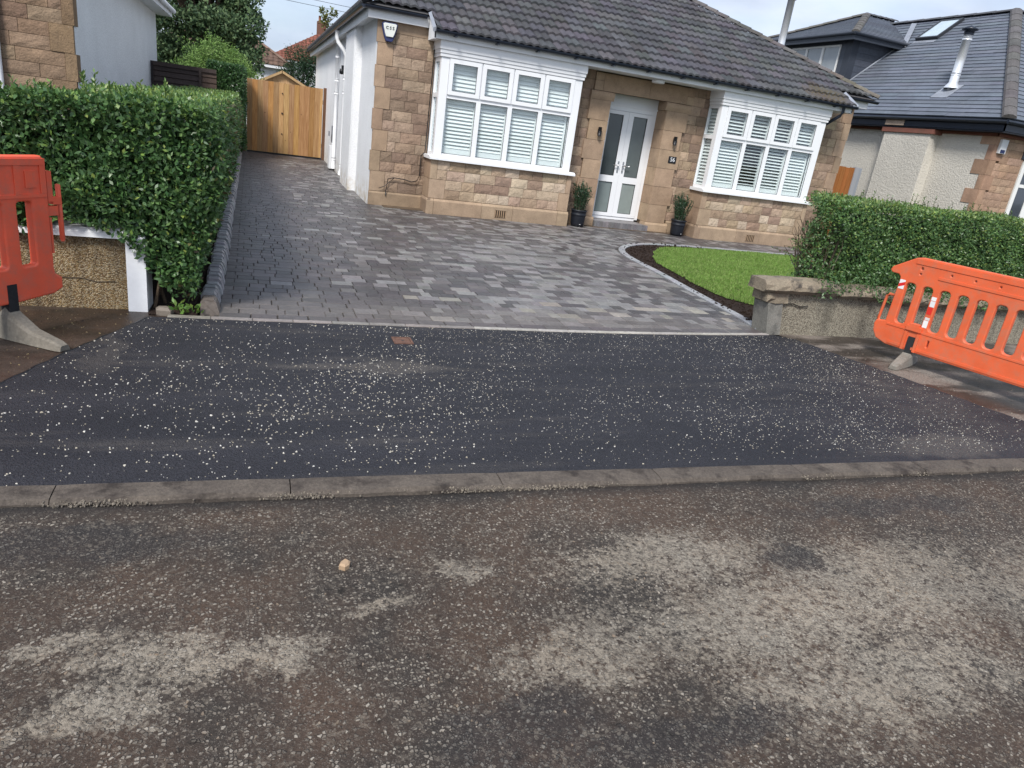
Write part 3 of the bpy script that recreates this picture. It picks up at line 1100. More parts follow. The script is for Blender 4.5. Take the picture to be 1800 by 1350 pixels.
drive = sheet('driveway', [(-0.30, 5.60), (5.2, 5.72), (5.2, 5.9), (13.0, 11.6), (13.0, 13.6), (1.9, 13.6), (2.0, 23.6), (-0.42, 23.6)], -0.004, 'sand_bed', 'charcoal block paved driveway running up to the bungalow and back to the gate')
D1, D2, D3 = (0.055, 0.050, 0.051), (0.072, 0.065, 0.065), (0.094, 0.085, 0.084)
G1, G2, CR = (0.145, 0.136, 0.133), (0.185, 0.176, 0.172), (0.25, 0.228, 0.198)
blocks = []
RD = 0.146
y = 5.76
row = 0
while y < 23.4:
    y1 = y + RD
    ym = (y + y1) / 2
    xl = -0.27 - 0.0085 * max(0, ym - 7.5)
    if ym < WY - .02:
        xr = min(lawn_x(y), lawn_x(y1), lawn_x(ym)) - 0.012
        if ym > 11.72:
            xr = 12.8
        if ym > BY - .03:
            xr = 2.93 if ym < WY else 1.97
    elif ym > 15.55 and ym < 17.15:
        xr = 1.80
    else:
        xr = 1.93
    spans = [(xl, xr)]
    if BY - .03 < ym < WY - .02:
        spans.append((5.78, 8.72 if ym < WY else 8.7))
        spans.append((11.5, 12.8))
    for a, b in spans:
        x = a + (row % 3) * 0.03
        if x > a:
            x = a
        k = 0
        while x < b - 0.015:
            w = RNG.choice((0.105, 0.146, 0.146, 0.205, 0.215))
            if k == 0 and row % 2:
                w = 0.085
            if b - (x + w) < 0.06:
                w = b - x
            k += 1
            # light blocks gather towards the middle and the right, the left strip stays dark
            cl = 0.5 + 0.5 * math.sin(x * 1.9 + 1.4 * math.sin(ym * 1.1)) * math.sin(ym * 1.6 + x * 0.7)
            pl = 0.02 + 0.58 * cl * min(1, max(0, (x - 0.35) / 1.8)) + (0.16 if x > 2.2 and ym < 9.5 else 0) + (0.05 if x > .5 else 0)
            r = RNG.random()
            if r < pl * 0.55:
                c = jit(G2, 0.12)
            elif r < pl:
                c = jit(G1, 0.15)
            else:
                c = jit(pick((D1, D2, D2, D3)), 0.14)
            if x > 1.2 and ym < 6.8 and RNG.random() < 0.05 + (0.25 if x > 3.2 else 0) * (1 if r < .75 else 0):
                c = jit(CR, 0.15)
            du_ = max(0.0, min(1.0, (6.45 - ym) / 0.5)) * 0.55
            c = tuple(c[q_] * (1 - du_) + (0.135, 0.118, 0.106)[q_] * du_ for q_ in range(3))
            blocks.append((x, x + w, y, y1, c))
            x += w
    y = y1
    row += 1


def pave(m, b):
    g = 0.0018
    x0, x1, y0, y1, c = b
    # tumbled edges: the corners wander a little
    j = lambda: RNG.uniform(-.003, .003)
    z = 0.010 + RNG.uniform(-.0018, .0018)
    m.cblock([(x0 + g + j(), y0 + g + j()), (x1 - g + j(), y0 + g + j()), (x1 - g + j(), y1 - g + j()), (x0 + g + j(), y1 - g + j())], -0.03, z, 0.0045, c)


order = sorted(range(len(blocks)), key=lambda i: (blocks[i][2] ** 2 + blocks[i][0] ** 2) / max(0.1, (blocks[i][1] - blocks[i][0])) ** 0.5)
single = set(order[:300])
rest = MB()
for i, b in enumerate(blocks):
    if i in single:
        m = MB()
        pave(m, b)
        m.build('paving_block', 'block', drive)
    else:
        pave(rest, b)
rest.build('paving_blocks', 'block', drive, kind='stuff')

# soldier course and concrete edging along the footway
x = -0.27
while x < 4.98:
    w = RNG.choice((0.20, 0.235, 0.235))
    x2 = min(x + w, 5.0)
    m = MB()
    m.cblock([(x + .003, back_edge(x) + .062), (x2 - .003, back_edge(x2) + .062), (x2 - .003, 5.755 + (back_edge(x2) - 5.565)), (x + .003, 5.755 + (back_edge(x) - 5.565))], -.03, 0.0115, 0.005, jit((0.085, 0.074, 0.072), 0.12))
    m.build('border_block', 'block', drive)
    x = x2
x = -0.62
while x < 5.0:
    x2 = min(x + 0.30, 5.03)
    m = MB()
    m.cblock([(x + .002, back_edge(x)), (x2 - .002, back_edge(x2)), (x2 - .002, back_edge(x2) + .056), (x + .002, back_edge(x) + .056)], -.05, 0.013, 0.004, jit((0.22, 0.20, 0.18) if x < 1.5 else (0.36, 0.335, 0.30), 0.12))
    m.build('edging_block', 'block', drive)
    x = x2

# upright setts along the hedge
ed = empty('sett_edging', (-0.33, 5.72, 0), 'row of upright charcoal tumbled setts between hedge and driveway', 'edging')
y = 5.72
k = 0
while y < 23.2:
    L_ = 0.128 if k else 0.20
    y2 = y + L_
    xo = -0.0085 * max(0, y - 7.5)
    h = 0.105 + RNG.uniform(-.012, .014)
    a = 0.004
    jx = RNG.uniform(-.010, .010)
    m = MB()
    ch = 0.016
    x0, x1 = -0.405 + xo + jx, -0.288 + xo + jx
    prof = [(x0, -0.03), (x1 + .03, -0.03), (x1 + .012, h * .45), (x1 - .004, h - ch), (x1 - ch - .006, h), (x0 + ch, h), (x0, h - ch)]
    e = 0.020
    vv = [(p[0], y + a + e, p[1]) if 2 <= i <= 6 else (p[0], y + a, p[1]) for i, p in enumerate(prof)]
    mid = [(p[0], y + a + 0.02, p[1] + (0.004 if i in (4, 5) else 0)) for i, p in enumerate(prof)]
    mid2 = [(p[0], y2 - a - 0.02, p[1] + (0.004 if i in (4, 5) else 0)) for i, p in enumerate(prof)]
    end = [(p[0], y2 - a - e, p[1]) if 2 <= i <= 6 else (p[0], y2 - a, p[1]) for i, p in enumerate(prof)]
    R = [vv, mid, mid2, end]
    allv = [p for r in R for p in r]
    q = len(prof)
    ff = [(r * q + i, (r + 1) * q + i, (r + 1) * q + (i + 1) % q, r * q + (i + 1) % q) for r in range(3) for i in range(q)] + [tuple(range(q)), tuple(3 * q + i for i in range(q - 1, -1, -1))]
    m.add(allv, ff, jit((0.25, 0.252, 0.262) if k else (0.12, 0.10, 0.085), 0.16))
    m.build('sett', 'block', ed)
    y = y2
    k += 1
    if k > 130:
        break

# =================================================================== LAWN
bedp = [(p[0] + .03, p[1] + .02) for p in LAWN_S] + [(13.2, 5.9), (5.3, 5.9)]
sheet('planting_bed', bedp, 0.004, 'soil', 'dark bare soil bed curving between the edging and the lawn')
GR = [(5.62, 7.97), (5.60, 7.4), (5.75, 7.1), (6.1, 6.75), (6.6, 6.3), (13.0, 6.2), (13.0, 11.58), (9.98, 11.56), (8.90, 11.52), (7.47, 11.33), (6.92, 11.12), (6.57, 10.80), (6.17, 10.18), (5.91, 9.69), (5.76, 8.93)]
GRS = smooth_line(GR + [GR[0]], 4)
rngg = np.random.default_rng(21)
GRJ = [(p[0] + rngg.uniform(-.02, .02), p[1] + rngg.uniform(-.02, .02)) for p in GRS]
mkobj('lawn', [(p[0], p[1], 0.014) for p in GRJ], [tuple(range(len(GRJ)))], [(1, 1, 1)], 'grass_ground', kind='structure', label='small bright green lawn of new turf')
n = 210000
X = rngg.uniform(5.5, 12.6, n)
Y = rngg.uniform(6.2, 11.6, n)
k = inside(GRJ, X, Y) & (rngg.uniform(0, 1, n) < np.clip(1.5 - (X - 5.5) * 0.12, .4, 1))
X, Y = X[k], Y[k]
n = len(X)
h = rngg.uniform(0.020, 0.042, n)
a = rngg.uniform(0, 6.28, n)
w = rngg.uniform(0.004, 0.007, n)
lx, ly = rngg.normal(size=n) * 0.016, rngg.normal(size=n) * 0.016
V = np.stack([np.stack([X - np.cos(a) * w, Y - np.sin(a) * w, np.full(n, .012)], 1), np.stack([X + np.cos(a) * w, Y + np.sin(a) * w, np.full(n, .012)], 1), np.stack([X + lx, Y + ly, .012 + h], 1)], 1).reshape(-1, 3)
npobj('grass', V, 3, mixcols([(0.14, 0.27, 0.045), (0.19, 0.32, 0.065), (0.25, 0.37, 0.10), (0.15, 0.27, 0.05), (0.28, 0.33, 0.12)], n, rngg, 0.18), 'grass', kind='stuff', label='short fresh green grass of the front lawn', category='grass')

# clods on the bed
n = 3400
X = rngg.uniform(5.0, 8.2, n)
Y = rngg.uniform(6.0, 11.7, n)
k = inside(bedp, X, Y) & ~inside(GRJ, X, Y)
X, Y = X[k], Y[k]
chips('soil_clods', np.stack([X, Y, np.full(len(X), .003)], 1), rngg.uniform(0.012, 0.05, len(X)), [(0.030, 0.020, 0.016), (0.042, 0.029, 0.022), (0.024, 0.017, 0.014), (0.06, 0.042, 0.032)], 31, 0.6, 'soil', label='crumbly dark soil clods on the planting bed', category='soil')

le = empty('lawn_edging', (5.2, 7.0, 0), 'curved band of pale grey edging stones round the planting bed', 'edging')
# resample the curve evenly
acc = [0.0]
for a_, b_ in zip(LAWN_S[:-1], LAWN_S[1:]):
    acc.append(acc[-1] + math.hypot(b_[0] - a_[0], b_[1] - a_[1]))


def along(s):
    for i in range(len(acc) - 1):
        if acc[i + 1] >= s:
            t = (s - acc[i]) / max(acc[i + 1] - acc[i], 1e-9)
            p, q = LAWN_S[i], LAWN_S[i + 1]
            d = Vector((q[0] - p[0], q[1] - p[1])).normalized()
            return Vector((p[0] + (q[0] - p[0]) * t, p[1] + (q[1] - p[1]) * t)), d
    return Vector(LAWN_S[-1]), Vector((1, 0))


s = 0.0
while s < acc[-1] - 0.25:
    L_ = 0.20
    p, d = along(s + .002)
    q, d2 = along(s + L_ - .002)
    n1, n2 = Vector((d.y, -d.x)), Vector((d2.y, -d2.x))
    W_ = 0.11
    m = MB()
    m.cblock([tuple(p), tuple(q), tuple(q + n2 * W_), tuple(p + n1 * W_)][::-1], -.03, 0.020, 0.005, jit((0.27, 0.275, 0.29), 0.10))
    m.build('edging_stone', 'block', le)
    s += L_


# =================================================================== THE BUNGALOW
UX, UZ, NY = (1, 0, 0), (0, 0, 1), (0, -1, 0)
NXm = (-1, 0, 0)
house = empty('bungalow', (7.2, 13.6, 0), 'sandstone bungalow with two white bay windows and a grey tiled roof', 'house')
PY = 13.39                  # front of the door pilasters
DY = 13.80                  # door plane
OX0, OX1 = 6.50, 7.76       # door opening
LB = (2.95, 5.74)           # bays' stone bases
RB = (8.70, 11.48)
H_S = 3.12                  # top of the stonework

w = MB()
yb = WY + 0.03
w.box(HX0 + .02, LB[0] + .05, yb, yb + .25, -.05, H_S)
w.box(LB[1] - .05, 6.098, yb - .07, yb + .25, -.05, H_S)
w.box(6.102, OX0 - .02, yb, yb + .25, -.05, H_S)
w.box(8.222, RB[0] + .05, yb - .05, yb + .25, -.05, H_S)
w.box(OX1 + .02, 8.218, yb, yb + .25, -.05, H_S)
w.box(RB[1] - .05, HX1 - .02, yb, yb + .25, -.05, H_S)
w.box(OX0 - .02, OX1 + .02, yb, yb + .25, 2.60, H_S)
w.box(LB[0] + .05, LB[1] - .05, yb, yb + .25, 2.80, H_S)
w.box(RB[0] + .05, RB[1] - .05, yb, yb + .25, 2.80, H_S)
w.box(LB[0] + .05, LB[1] - .05, yb, yb + .25, -.05, 0.9)
w.box(RB[0] + .05, RB[1] - .05, yb, yb + .25, -.05, 0.9)
# the entrance projection behind the ashlar
w.box(6.10, OX0 - .02, PY + .03, yb - .002, -.05, H_S)
w.box(OX1 + .02, 8.22, PY + .03, yb - .002, -.05, H_S)
w.box(OX0 - .02, OX1 + .02, PY + .03, yb - .002, 2.60, H_S)
w.box(OX0 - .045, OX0 - .022, PY + .03, DY + .05, -.05, 2.6)
w.box(OX1 + .022, OX1 + .045, PY + .03, DY + .05, -.05, 2.6)
wall = w.build('wall', 'mortar', house)

zp, ncs = 0.262, 16
hc = (H_S - zp) / ncs
O = (0, WY, 0)
# left pier: quoins two courses high, alternately narrow and wide
for k in range(ncs // 2):
    nar = k % 2 == 1
    wq = 0.165 if nar else 0.275
    u0 = HX0 - (0.022 if nar else 0.0)
    stone('quoin', O, UX, UZ, NY, u0, HX0 + wq, zp + 2 * k * hc, zp + (2 * k + 2) * hc, jit(pick(ASHLAR), .08), wall, 0.0, 0.05, 0.006, 'ashlar', 0.012)
courses(O, UX, UZ, NY, 0, 0, zp, zp + 15 * hc, 15, wall, STONES, 0.24, 0.40, lambda k: (HX0 + (0.165 if (k // 2) % 2 == 1 else 0.275), LB[0] + .02))
stone('stone', O, UX, UZ, NY, HX0 + .165, LB[0] + .02, zp + 15 * hc, H_S, jit(ASHLAR[1], .05), wall, 0.0, mat='ashlar')
# the two strips between bays and pilasters
courses((0, WY - .07, 0), UX, UZ, NY, 0, 0, zp, H_S, ncs, wall, STONES_L[2:] + STONES, 0.16, 0.36, lambda k: (LB[1] - .06, 6.10 + .04 * (k % 2)))
courses((0, WY - .05, 0), UX, UZ, NY, 0, 0, zp, H_S, ncs, wall, STONES_L[2:] + STONES, 0.16, 0.36, lambda k: (8.20, RB[0] + .06))
# right pier
for k in range(ncs // 2):
    nar = k % 2 == 0
    wq = 0.165 if nar else 0.275
    stone('quoin', O, UX, UZ, NY, HX1 - wq, HX1 + (0.02 if nar else 0), zp + 2 * k * hc, zp + (2 * k + 2) * hc, jit(pick(ASHLAR), .08), wall, 0.0, 0.05, 0.006, 'ashlar', 0.012)
courses(O, UX, UZ, NY, 0, 0, zp, H_S, ncs, wall, STONES + STONES_L[2:5], 0.24, 0.40, lambda k: (RB[1] - .04, HX1 - (0.165 if (k // 2) % 2 == 0 else 0.275)))
# ashlar pilasters and the lintel over the door
hb = (2.42 - 0.20) / 6
for k in range(6):
    z0 = 0.20 + k * hb
    cut = 6.27 + 0.07 * (k % 2)
    stone('ashlar_block', (0, PY, 0), UX, UZ, NY, 6.10 - 0.05 * (k % 2), OX0, z0, z0 + hb, jit(pick(ASHLAR), .07), wall, 0.0, 0.05, 0.006, 'ashlar', 0.004)
    cut = 7.98 + 0.05 * (k % 2)
    stone('ashlar_block', (0, PY, 0), UX, UZ, NY, OX1, 8.21 + 0.06 * (k % 2), z0, z0 + hb, jit(pick(ASHLAR), .07), wall, 0.0, 0.05, 0.006, 'ashlar', 0.004)
    # the reveal that faces the driveway side
    stone('ashlar_block', (OX1, 0, 0), (0, 1, 0), UZ, NXm, PY + .012, DY + .02, z0, z0 + hb, jit(pick(ASHLAR), .07), wall, 0.0, 0.022, 0.006, 'ashlar', 0.0)
    if k == 5:
        stone('ashlar_block', (OX1, 0, 0), (0, 1, 0), UZ, NXm, PY + .205, DY + .02, z0 + hb, 2.60, jit(pick(ASHLAR), .07), wall, 0.0, 0.022, 0.006, 'ashlar', 0.0)
for x0, x1 in ((6.04, OX0 + .045), (OX1 - .045, 8.30)):
    m = MB()
    m.prism([(PY - .01, 2.42), (PY - .03, 2.47), (PY - .04, 2.50), (PY - .04, 2.545), (PY - .015, 2.575), (PY + .2, 2.575), (PY + .2, 2.42)], 'x', x0, x1, jit(ASHLAR[0], .05))
    m.build('pilaster_cap', 'ashlar', wall)
    m = MB()
    m.prism([(PY - .035, -.02), (PY - .035, .155), (PY - .012, .197), (PY + .2, .197), (PY + .2, -.02)], 'x', x0 + .02, x1 - .02, jit(ASHLAR[1], .05))
    m.build('pilaster_base', 'ashlar', wall)
for x0, x1, z0, z1 in ((6.28, 7.30, 2.582, 2.90), (7.30, 8.17, 2.582, 2.90), (6.10, 6.28, 2.76, 2.90), (6.10, 6.28, 2.582, 2.76), (8.17, 8.33, 2.582, 2.74), (8.17, 8.33, 2.74, 2.90)):
    stone('lintel_block', (0, PY, 0), UX, UZ, NY, x0, x1, z0, z1, jit(pick(ASHLAR), .06), wall, 0.0, 0.05, 0.006, 'ashlar', 0.004)
# plinth
for x0, x1, yy in ((HX0 - .005, LB[0] + .0, WY), (LB[1] - .0, 6.06, WY - .07), (8.28, RB[0] + .0, WY - .05), (RB[1] - .0, HX1 + .01, WY)):
    m = MB()
    m.prism([(yy - .03, -.02), (yy - .03, zp - .035), (yy - .004, zp - .004), (yy + .03, zp - .004), (yy + .03, -.02)], 'x', x0, x1, jit((0.30, 0.222, 0.155), .06))
    m.build('plinth_stone', 'ashlar', wall)

# --- white rendered side with the chimney breast
m = MB()
m.box(HX0, HX0 + .25, WY + .05, 28.0, -.05, 3.30)
side = m.build('side_wall', 'white_harl', house)
m = MB()
n = 10
yy0, yy1 = 15.55, 17.12
vv = []
prof = [(1.80, yy1), (1.80, yy0 + .06), (1.83, yy0 + .01), (HX0 + .01, yy0 - .02), (HX0 + .01, yy1)]
m.prism([(p[0], p[1]) for p in prof], 'z', 0.0, 3.28)
m.build('chimney_breast', 'white_harl', house)
m = MB()
m.box(HX0 + .25, HX1 - .27, 27.6, 27.9, -.05, 3.3)
m.box(HX1 - .27, HX1 - .02, WY + .3, 27.9, -.05, 3.3)
m.box(HX0 + .25, HX1 - .27, 14.9, 15.0, -.05, 3.2)
m.box(HX0 + .25, HX1 - .27, 13.2, 27.6, -.04, 0.02)
m.build('inner_walls', 'mortar', house)

# --- roof
PT = math.tan(rad(28))
RY0, RX0, RX1 = 13.35, 1.70, 12.92
RZ = 3.335
EX0, EX1, EY = 2.80, 11.92, 12.80
CS = math.cos(rad(28))
SN = math.sin(rad(28))
GA = 0.291          # plan depth of one course
half = (RX1 - RX0) / 2


def roof_z(y):
    return RZ + (y - RY0) * PT


rf = MB()
back = 28.3
ridge_y0, ridge_y1, ridge_x, ridge_z = RY0 + half, back - half, (RX0 + RX1) / 2, RZ + half * PT
e = -0.03
A, B, Cc, D = (RX0, RY0, RZ + e), (RX1, RY0, RZ + e), (RX1, back, RZ + e), (RX0, back, RZ + e)
R0, R1 = (ridge_x, ridge_y0, ridge_z + e), (ridge_x, ridge_y1, ridge_z + e)
rf.add([A, B, R0, D, Cc, R1], [(0, 1, 2), (1, 4, 5, 2), (4, 3, 5), (3, 0, 2, 5)], (0.075, 0.073, 0.076))
rf.add([(EX0, EY, roof_z(EY) + e), (EX1, EY, roof_z(EY) + e), (EX1, RY0 + .02, roof_z(RY0 + .02) + e), (EX0, RY0 + .02, roof_z(RY0 + .02) + e)], [(0, 1, 2, 3)], (0.075, 0.073, 0.076))
roof = rf.build('roof', 'tile', house)

TW = 0.30
tiles = []
r = 0
y = EY
while y < ridge_y0 - 0.05:
    run = max(0.0, y - RY0)
    if y < RY0 - 0.15:
        xa, xb = EX0, EX1
    else:
        xa, xb = RX0 + run, RX1 - run
    x = xa - (TW * 0.5 if r % 2 else 0) - ((xa - RX0) % TW if False else 0)
    x = math.floor((xa - RX0) / TW) * TW + RX0
    while x < xb - 0.02:
        if x + TW > xa + .03:
            tiles.append((x, y, r, xa, xb))
        x += TW
    y += GA
    r += 1


def tile_geom(m, t):
    x0, y0, r, xa, xb = t
    prof = []
    for i in range(9):
        u = i / 8
        ph = (u * 2) % 1.0
        hgt = 0.032 * max(0.0, math.sin(math.pi * (0.5 + 0.5 * math.cos(2 * math.pi * (ph - 0.5))) / 1.0 * 0.5)) ** 1.3
        prof.append((u * TW, hgt))
    top, bot, lip = [], [], []
    L_ = GA * 1.12
    g = RNG.uniform(-.003, .003)
    for u, hgt in prof:
        for lst, s, base in ((bot, 0.0, 0.048), (top, L_, 0.002)):
            yy = y0 + s + (g if s == 0 else 0)
            run = max(0.0, yy - RY0)
            lo, hi = (RX0 + run, RX1 - run) if y0 > RY0 - .15 else (xa, xb)
            xx = min(max(x0 + u * 0.985, lo), hi)
            hh = hgt + base
            lst.append((xx, yy - hh * SN * 0.6, roof_z(yy) + hh * CS))
    lip = [(p[0], p[1] + .006, p[2] - 0.034) for p in bot]
    n = len(prof)
    vv = lip + bot + top
    ff = [(k * n + i, k * n + i + 1, (k + 1) * n + i + 1, (k + 1) * n + i) for k in (0, 1) for i in range(n - 1)]
    c = jit((0.068, 0.068, 0.075), 0.25)
    m.add(vv, ff, c)


rest = MB()
for i, t in enumerate(tiles):
    if i < 300:
        m = MB()
        tile_geom(m, t)
        m.build('roof_tile', 'tile', roof)
    else:
        tile_geom(rest, t)
rest.build('roof_tiles', 'tile', roof, kind='stuff')

# hip tiles, right and left
for sx, xc in ((-1, RX1), (1, RX0)):
    k = 0
    t = -0.02
    while t < half - 0.1:
        m = MB()
        d = Vector((sx, 1, PT)).normalized()
        side_ = d.cross(Vector((0, 0, 1))).normalized()
        upv = side_.cross(d)
        p0 = Vector((xc + sx * t, RY0 + t, RZ + t * PT + 0.045))
        rr = 0.10
        L_ = 0.34
        vv = []
        for s_, lift in ((0.0, 0.018), (L_, 0.0)):
            for q in range(7):
                a = math.pi * (q / 6)
                vv.append(p0 + d * s_ + side_ * math.cos(a) * rr * 1.1 + upv * (math.sin(a) * rr * 0.72 + lift - 0.03))
            for q in range(7):
                a = math.pi * (q / 6)
                vv.append(p0 + d * s_ + side_ * math.cos(a) * rr * .9 + upv * (math.sin(a) * rr * 0.55 + lift - 0.03))
        ff = [(i, i + 1, 14 + i + 1, 14 + i) for i in range(6)] + [(i, i + 1, 7 + i + 1, 7 + i) for i in range(6)]
        c = jit((0.13, 0.115, 0.095) if k < 4 and sx < 0 else (0.105, 0.10, 0.098), 0.2)
        m.add(vv, ff, c)
        m.build('hip_tile', 'tile', roof)
        t += 0.30 / math.sqrt(2 + PT * PT)
        k += 1
# tile ends along the side eave
m = MB()
y = 13.5
while y < 28:
    m.tube([(RX0 - .06, y, RZ + .005), (RX0 + .12, y, RZ + .095)], 0.05, 6, jit((0.10, 0.10, 0.105), .15))
    y += 0.15
m.build('eave_tiles', 'tile', roof, kind='stuff')

# lead where the eaves step
for xx, s_ in ((EX0 - .03, 1), (EX1 + .03, -1)):
    m = MB()
    z0 = roof_z(EY)
    m.add([(xx - .02, EY + .03, z0 + .02), (xx + .035, EY + .03, z0 + .055), (xx + .035, RY0 - .04, roof_z(RY0) + .03), (xx - .02, RY0 - .04, roof_z(RY0) + .0),
           (xx - .02, EY + .03, z0 - .03), (xx + .035, EY + .03, z0 - .02)], [(0, 1, 2, 3), (4, 5, 1, 0)])
    m.build('lead_flashing', 'lead', roof)

# fascias, soffit, gutters
m = MB()
m.box(EX0, EX1, EY + .10, EY + .125, 2.925, 3.055)
m.box(EX0 + .02, EX1 - .02, EY + .127, WY + .02, 2.925, 2.94)
m.build('bay_fascia', 'white_paint', house)
m = MB()       # boxed ends of the projecting eaves
for xx in (EX0 - .002, EX1 - .023):
    m.prism([(EY + .10, 2.915), (WY - .12, 2.915), (WY - .12, 3.34), (EY + .30, 3.16), (EY + .10, 3.06)], 'x', xx - .0, xx + .025)
m.build('eave_cheek', 'white_paint', house)
for nm_, bx_ in (('fascia', (RX0 + .05, EX0 - .004, RY0 + .05, RY0 + .075, 3.11, 3.28)), ('fascia', (EX1 + .004, RX1 - .16, RY0 + .05, RY0 + .075, 3.11, 3.28)),
                 ('soffit', (RX0 + .05, EX0, RY0 + .077, WY + .1, 3.122, 3.135)), ('soffit', (EX1, RX1 - .16, RY0 + .077, WY + .1, 3.122, 3.135)),
                 ('fascia', (RX0 + .05, RX0 + .075, RY0 + .077, 28.2, 3.11, 3.28)), ('soffit', (RX0 + .077, HX0 + .05, WY + .102, 28.2, 3.16, 3.175))):
    m = MB()
    m.box(*bx_)
    m.build(nm_, 'white_paint', house)


def gutter(pts, name='gutter', r=0.055):
    m = MB()
    P = [Vector(p) for p in pts]
    d = (P[1] - P[0]).normalized()
    s_ = d.cross(Vector((0, 0, 1))).normalized()
    vv = []
    q = 9
    for p in P:
        for k in range(q):
            a = math.pi * (1 + k / (q - 1))
            vv.append(p + s_ * math.cos(a) * r + Vector((0, 0, math.sin(a) * r * 0.95)))
        for k in range(q):
            a = math.pi * (1 + k / (q - 1))
            vv.append(p + s_ * math.cos(a) * (r - .006) + Vector((0, 0, math.sin(a) * (r - .006) * 0.95)))
    ff = []
    for base in (0, q):
        ff += [(base + k, base + k + 1, 2 * q + base + k + 1, 2 * q + base + k) for k in range(q - 1)]
    ff += [(0, q, 3 * q, 2 * q), (q - 1, 2 * q - 1, 4 * q - 1, 3 * q - 1), tuple(range(q)), tuple(range(2 * q, 3 * q))]
    m.add(vv, ff)
    return m.build(name, 'gutter', house)


g0 = gutter([(EX0 + .0, EY + .035, 3.055), (EX1 + .04, EY + .035, 3.055)])
x = EX0 + .35
while x < EX1:
    m = MB()
    m.box(x - .022, x + .022, EY - .03, EY + .10, 2.985, 3.0)
    m.build('gutter_bracket', 'gutter', g0)
    x += 0.75
gutter([(RX0 - .02, RY0 - .01, 3.285), (EX0 - .06, RY0 - .01, 3.285)])
gutter([(EX1 + .12, RY0 - .01, 3.285), (RX1 + .04, RY0 - .01, 3.285)])
gutter([(RX0 - .03, RY0, 3.285), (RX0 - .03, 28.3, 3.285)])

# downpipe by the right bay
m = MB()
m.tube([(11.62, EY + .035, 3.02), (11.62, EY + .035, 2.90), (11.60, EY + .06, 2.84), (11.54, 13.25, 2.60), (11.53, 13.36, 2.52), (11.53, 13.40, 2.40), (11.53, 13.40, 0.1)], 0.034, 10)
m.build('downpipe', 'gutter', house)
m = MB()
m.tube([(11.40, 13.1, 2.93), (11.50, 13.2, 2.86), (11.54, 13.38, 2.75)], 0.03, 8)
m.build('downpipe', 'gutter', house)
# white pipes on the side wall
for yy, top in ((17.35, 3.28), (17.75, 3.10), (19.7, 3.1)):
    m = MB()
    xx = 1.885
    if yy == 17.75:
        m.tube([(1.67, yy + .1, 3.2), (1.67, yy + .1, 3.06), (1.70, yy + .08, 2.97), (1.84, yy, 2.80), (xx, yy, 2.70), (xx, yy, 0.25), (xx - .03, yy, 0.10)], 0.045, 10)
    else:
        m.tube([(xx, yy, top), (xx, yy, 0.08)], 0.042, 10)
    for zz in (0.3, 1.9, 2.2, 2.75):
        m.tube([(xx, yy, zz), (xx, yy, zz + .06)], 0.055, 10)
    m.build('downpipe', 'white_paint', house)
m = MB()
m.box(1.80, HX0 + .02, 19.95, 20.35, 0.05, 0.62)
m.build('meter_box', 'white_paint', house)
m = MB()
m.box(1.785, 1.799, 20.0, 20.3, 0.86, 0.98).box(1.86, HX0 + .02, 19.98, 20.3, 0.70, 1.12)
m.build('boiler_vent', 'lead', house)

